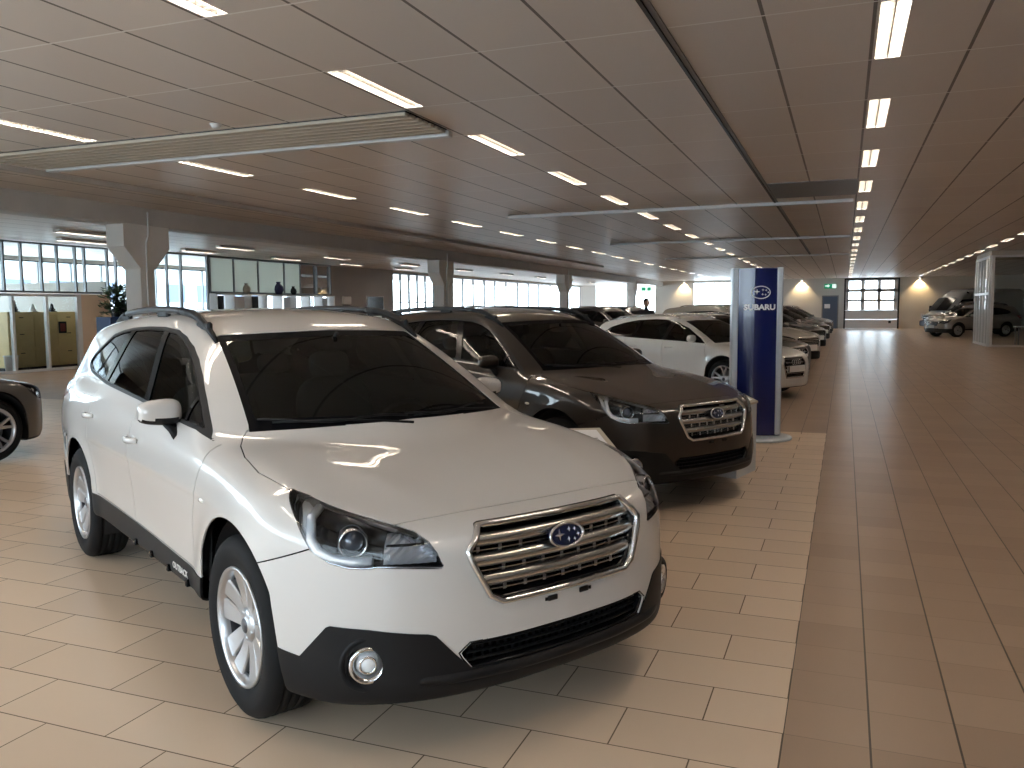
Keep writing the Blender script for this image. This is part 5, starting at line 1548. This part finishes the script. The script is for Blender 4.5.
audi = build_simple('estate_car', 'white compact estate car half behind the blue display pillar', HATCH, HATCH_R, (-2.62, 16.0, 0), -.50, PT['audi_white'], wv, rings=True, rails=True)
grey = dup(audi, (-9.05, 4.85, 0), 1.5, 'grey brown car cut off by the left edge of the photo'); repaint(grey, PT['audi_white'], PT['grey_car'])
suv = build_simple('suv', 'silver beige SUV facing the aisle on the right', SUVP, CROSS_R, (5.95, 48.6, 0), math.pi + .55, PT['suv_silver'], wm, R0=.345, rails=True)
# the row behind the pillar
row = [(19.7, audi, 'black_car', 'black compact car second in the row behind the pillar'),
       (23.4, suv, 'cream_car', 'cream crossover third in the row behind the pillar'),
       (27.1, audi, 'silver_car', 'silver compact car fourth in the row behind the pillar'),
       (30.8, suv, 'dgrey_car', 'dark grey crossover fifth in the row behind the pillar'),
       (34.5, audi, 'audi_white', 'white compact car sixth in the row behind the pillar'),
       (38.2, suv, 'black_car', 'black crossover seventh in the row behind the pillar'),
       (42.0, audi, 'silver_car', 'silver compact car eighth in the row behind the pillar'),
       (45.8, suv, 'navy_car', 'navy crossover ninth in the row behind the pillar'),
       (49.6, suv, 'black_car', 'black crossover last in the row before the garage door')]
for y, src, pc, lab in row:
    o = dup(src, (-2.7, y, 0), -.52, lab, 'cars in the row behind the pillar'); old = PT['audi_white'] if src is audi else PT['suv_silver']
    if old != PT[pc]: repaint(o, old, PT[pc])
for x, y, rz, src, pc, lab in ((-7.9, 19.6, -.5, suv, 'black_car', 'black crossover behind the roof of the brown wagon'), (-8.1, 23.8, -.5, audi, 'black_car', 'black compact car to the left of the man in dark clothes'),
                          (-8.2, 31.0, -.5, suv, 'dgrey_car', 'dark crossover in the middle of the hall behind the man'), (-8.2, 35.0, -.5, suv, 'navy_car', 'navy crossover in the middle of the hall farther back')):
    o = dup(src, (x, y, 0), rz, lab, 'dark cars in the middle of the hall'); repaint(o, PT['audi_white'] if src is audi else PT['suv_silver'], PT[pc])
build_van('white delivery van with a dark blue nose by the rear wall', (7.0, 57.2, 0), math.pi + .55, mat('van_white', (.5, .48, .44), .35, 0, 1), M['bluegrey'], wm)
v2 = dup(suv, (6.2, 52.3, 0), math.pi + .55, 'black crossover between the silver SUV and the white van', None, (1, 1, 1.1)); repaint(v2, PT['suv_silver'], PT['black_car'])

# ---------------------------------------------------------------- the man in the distance
man = thing('person', 'man in a dark suit standing far back among the dark cars', 'person', (-5.42, 24.6, 0), math.radians(-150))
def skinfig(name, pts, edges, rad, mt, parent, sub=1):
    me = bpy.data.meshes.new(name); me.from_pydata(pts, edges, []); o = link(name, me, parent)
    me.materials.append(mt); sk = o.modifiers.new('skin', 'SKIN'); sk.use_smooth_shade = True
    for v, r in zip(me.skin_vertices[0].data, rad): v.radius = (r if isinstance(r, tuple) else (r, r))
    me.skin_vertices[0].data[0].use_root = True
    ss = o.modifiers.new('sub', 'SUBSURF'); ss.levels = sub; ss.render_levels = sub
    return o
suit = mat('dark_suit', (.012, .012, .016), .8); skin = mat('skin', (.45, .27, .19), .5); hair = mat('brown_hair', (.03, .02, .014), .7)
pts = [(0,0,.95),(0,0,1.15),(0,0,1.38),(0,0,1.46),(0,.01,1.53),(0,.02,1.60),
       (-.10,0,.88),(-.12,.01,.48),(-.12,-.02,.09),(-.12,.12,.05),(.10,0,.88),(.12,.01,.48),(.13,-.02,.09),(.13,.12,.05),
       (-.21,0,1.43),(-.25,-.02,1.15),(-.22,.10,.95),(-.20,.16,.88),(.21,0,1.43),(.26,0,1.16),(.20,.16,1.02),(.12,.24,1.02)]
ed = [(0,1),(1,2),(2,3),(3,4),(4,5),(0,6),(6,7),(7,8),(8,9),(0,10),(10,11),(11,12),(12,13),(2,14),(14,15),(15,16),(16,17),(2,18),(18,19),(19,20),(20,21)]
rad = [(.16,.12),(.15,.11),(.20,.13),.08,.058,.05,.095,.07,.05,.04,.095,.07,.05,.04,.07,.052,.04,.03,.07,.052,.04,.03]
skinfig('body', pts, ed, rad, suit, man)
hd = MB().ellip((0, .02, 1.685), (.084, .105, .125), 20, 14); hd.ellip((0, .125, 1.675), (.015, .022, .024), 8, 6)
for s in (-1, 1): hd.ellip((s*.086, .02, 1.68), (.012, .02, .03), 8, 6)
hh = hd.build('head', skin, man)
MB().ellip((0, -.006, 1.735), (.092, .108, .095), 18, 10).build('hair', hair, man)
for s, c in ((-1, (-.20, .17, .86)), (1, (.10, .27, 1.02))):
    h = MB().ellip(c, (.03, .045, .025), 10, 8)
    for k in range(4): h.tube([(c[0] + (k-1.5)*.013, c[1] + .03, c[2]), (c[0] + (k-1.5)*.014, c[1] + .07 - abs(k-1.5)*.008, c[2] - .012)], .0065, 6)
    h.tube([(c[0] - s*.02, c[1], c[2]), (c[0] - s*.045, c[1] + .03, c[2])], .008, 6); h.build('hand', skin, man)

# ---------------------------------------------------------------- daylight outside and picture settings
w = bpy.data.worlds.new('sky'); bpy.context.scene.world = w; w.use_nodes = True
t = w.node_tree; bg = t.nodes['Background']
tc = t.nodes.new('ShaderNodeTexCoord'); sp = t.nodes.new('ShaderNodeSeparateXYZ'); t.links.new(tc.outputs['Generated'], sp.inputs[0])
rp = t.nodes.new('ShaderNodeValToRGB'); t.links.new(sp.outputs['Z'], rp.inputs[0])
rp.color_ramp.elements[0].position = 0; rp.color_ramp.elements[0].color = (.80, .90, 1, 1); rp.color_ramp.elements[1].position = .6; rp.color_ramp.elements[1].color = (.75, .86, 1, 1)
t.links.new(rp.outputs[0], bg.inputs['Color']); bg.inputs['Strength'].default_value = 9.0
sc_ = bpy.context.scene
sc_.view_settings.view_transform = 'Standard'; sc_.view_settings.look = 'None'; sc_.view_settings.gamma = 1; sc_.view_settings.exposure = 0.28
sc_.view_settings.use_curve_mapping = False
sc_.cycles.max_bounces = 8; sc_.cycles.diffuse_bounces = 4; sc_.cycles.glossy_bounces = 4; sc_.cycles.transparent_max_bounces = 16; sc_.cycles.transmission_bounces = 4
sc_.cycles.sample_clamp_indirect = 6; sc_.cycles.use_denoising = True; sc_.cycles.caustics_reflective = False; sc_.cycles.caustics_refractive = False
sc_.render.use_persistent_data = False
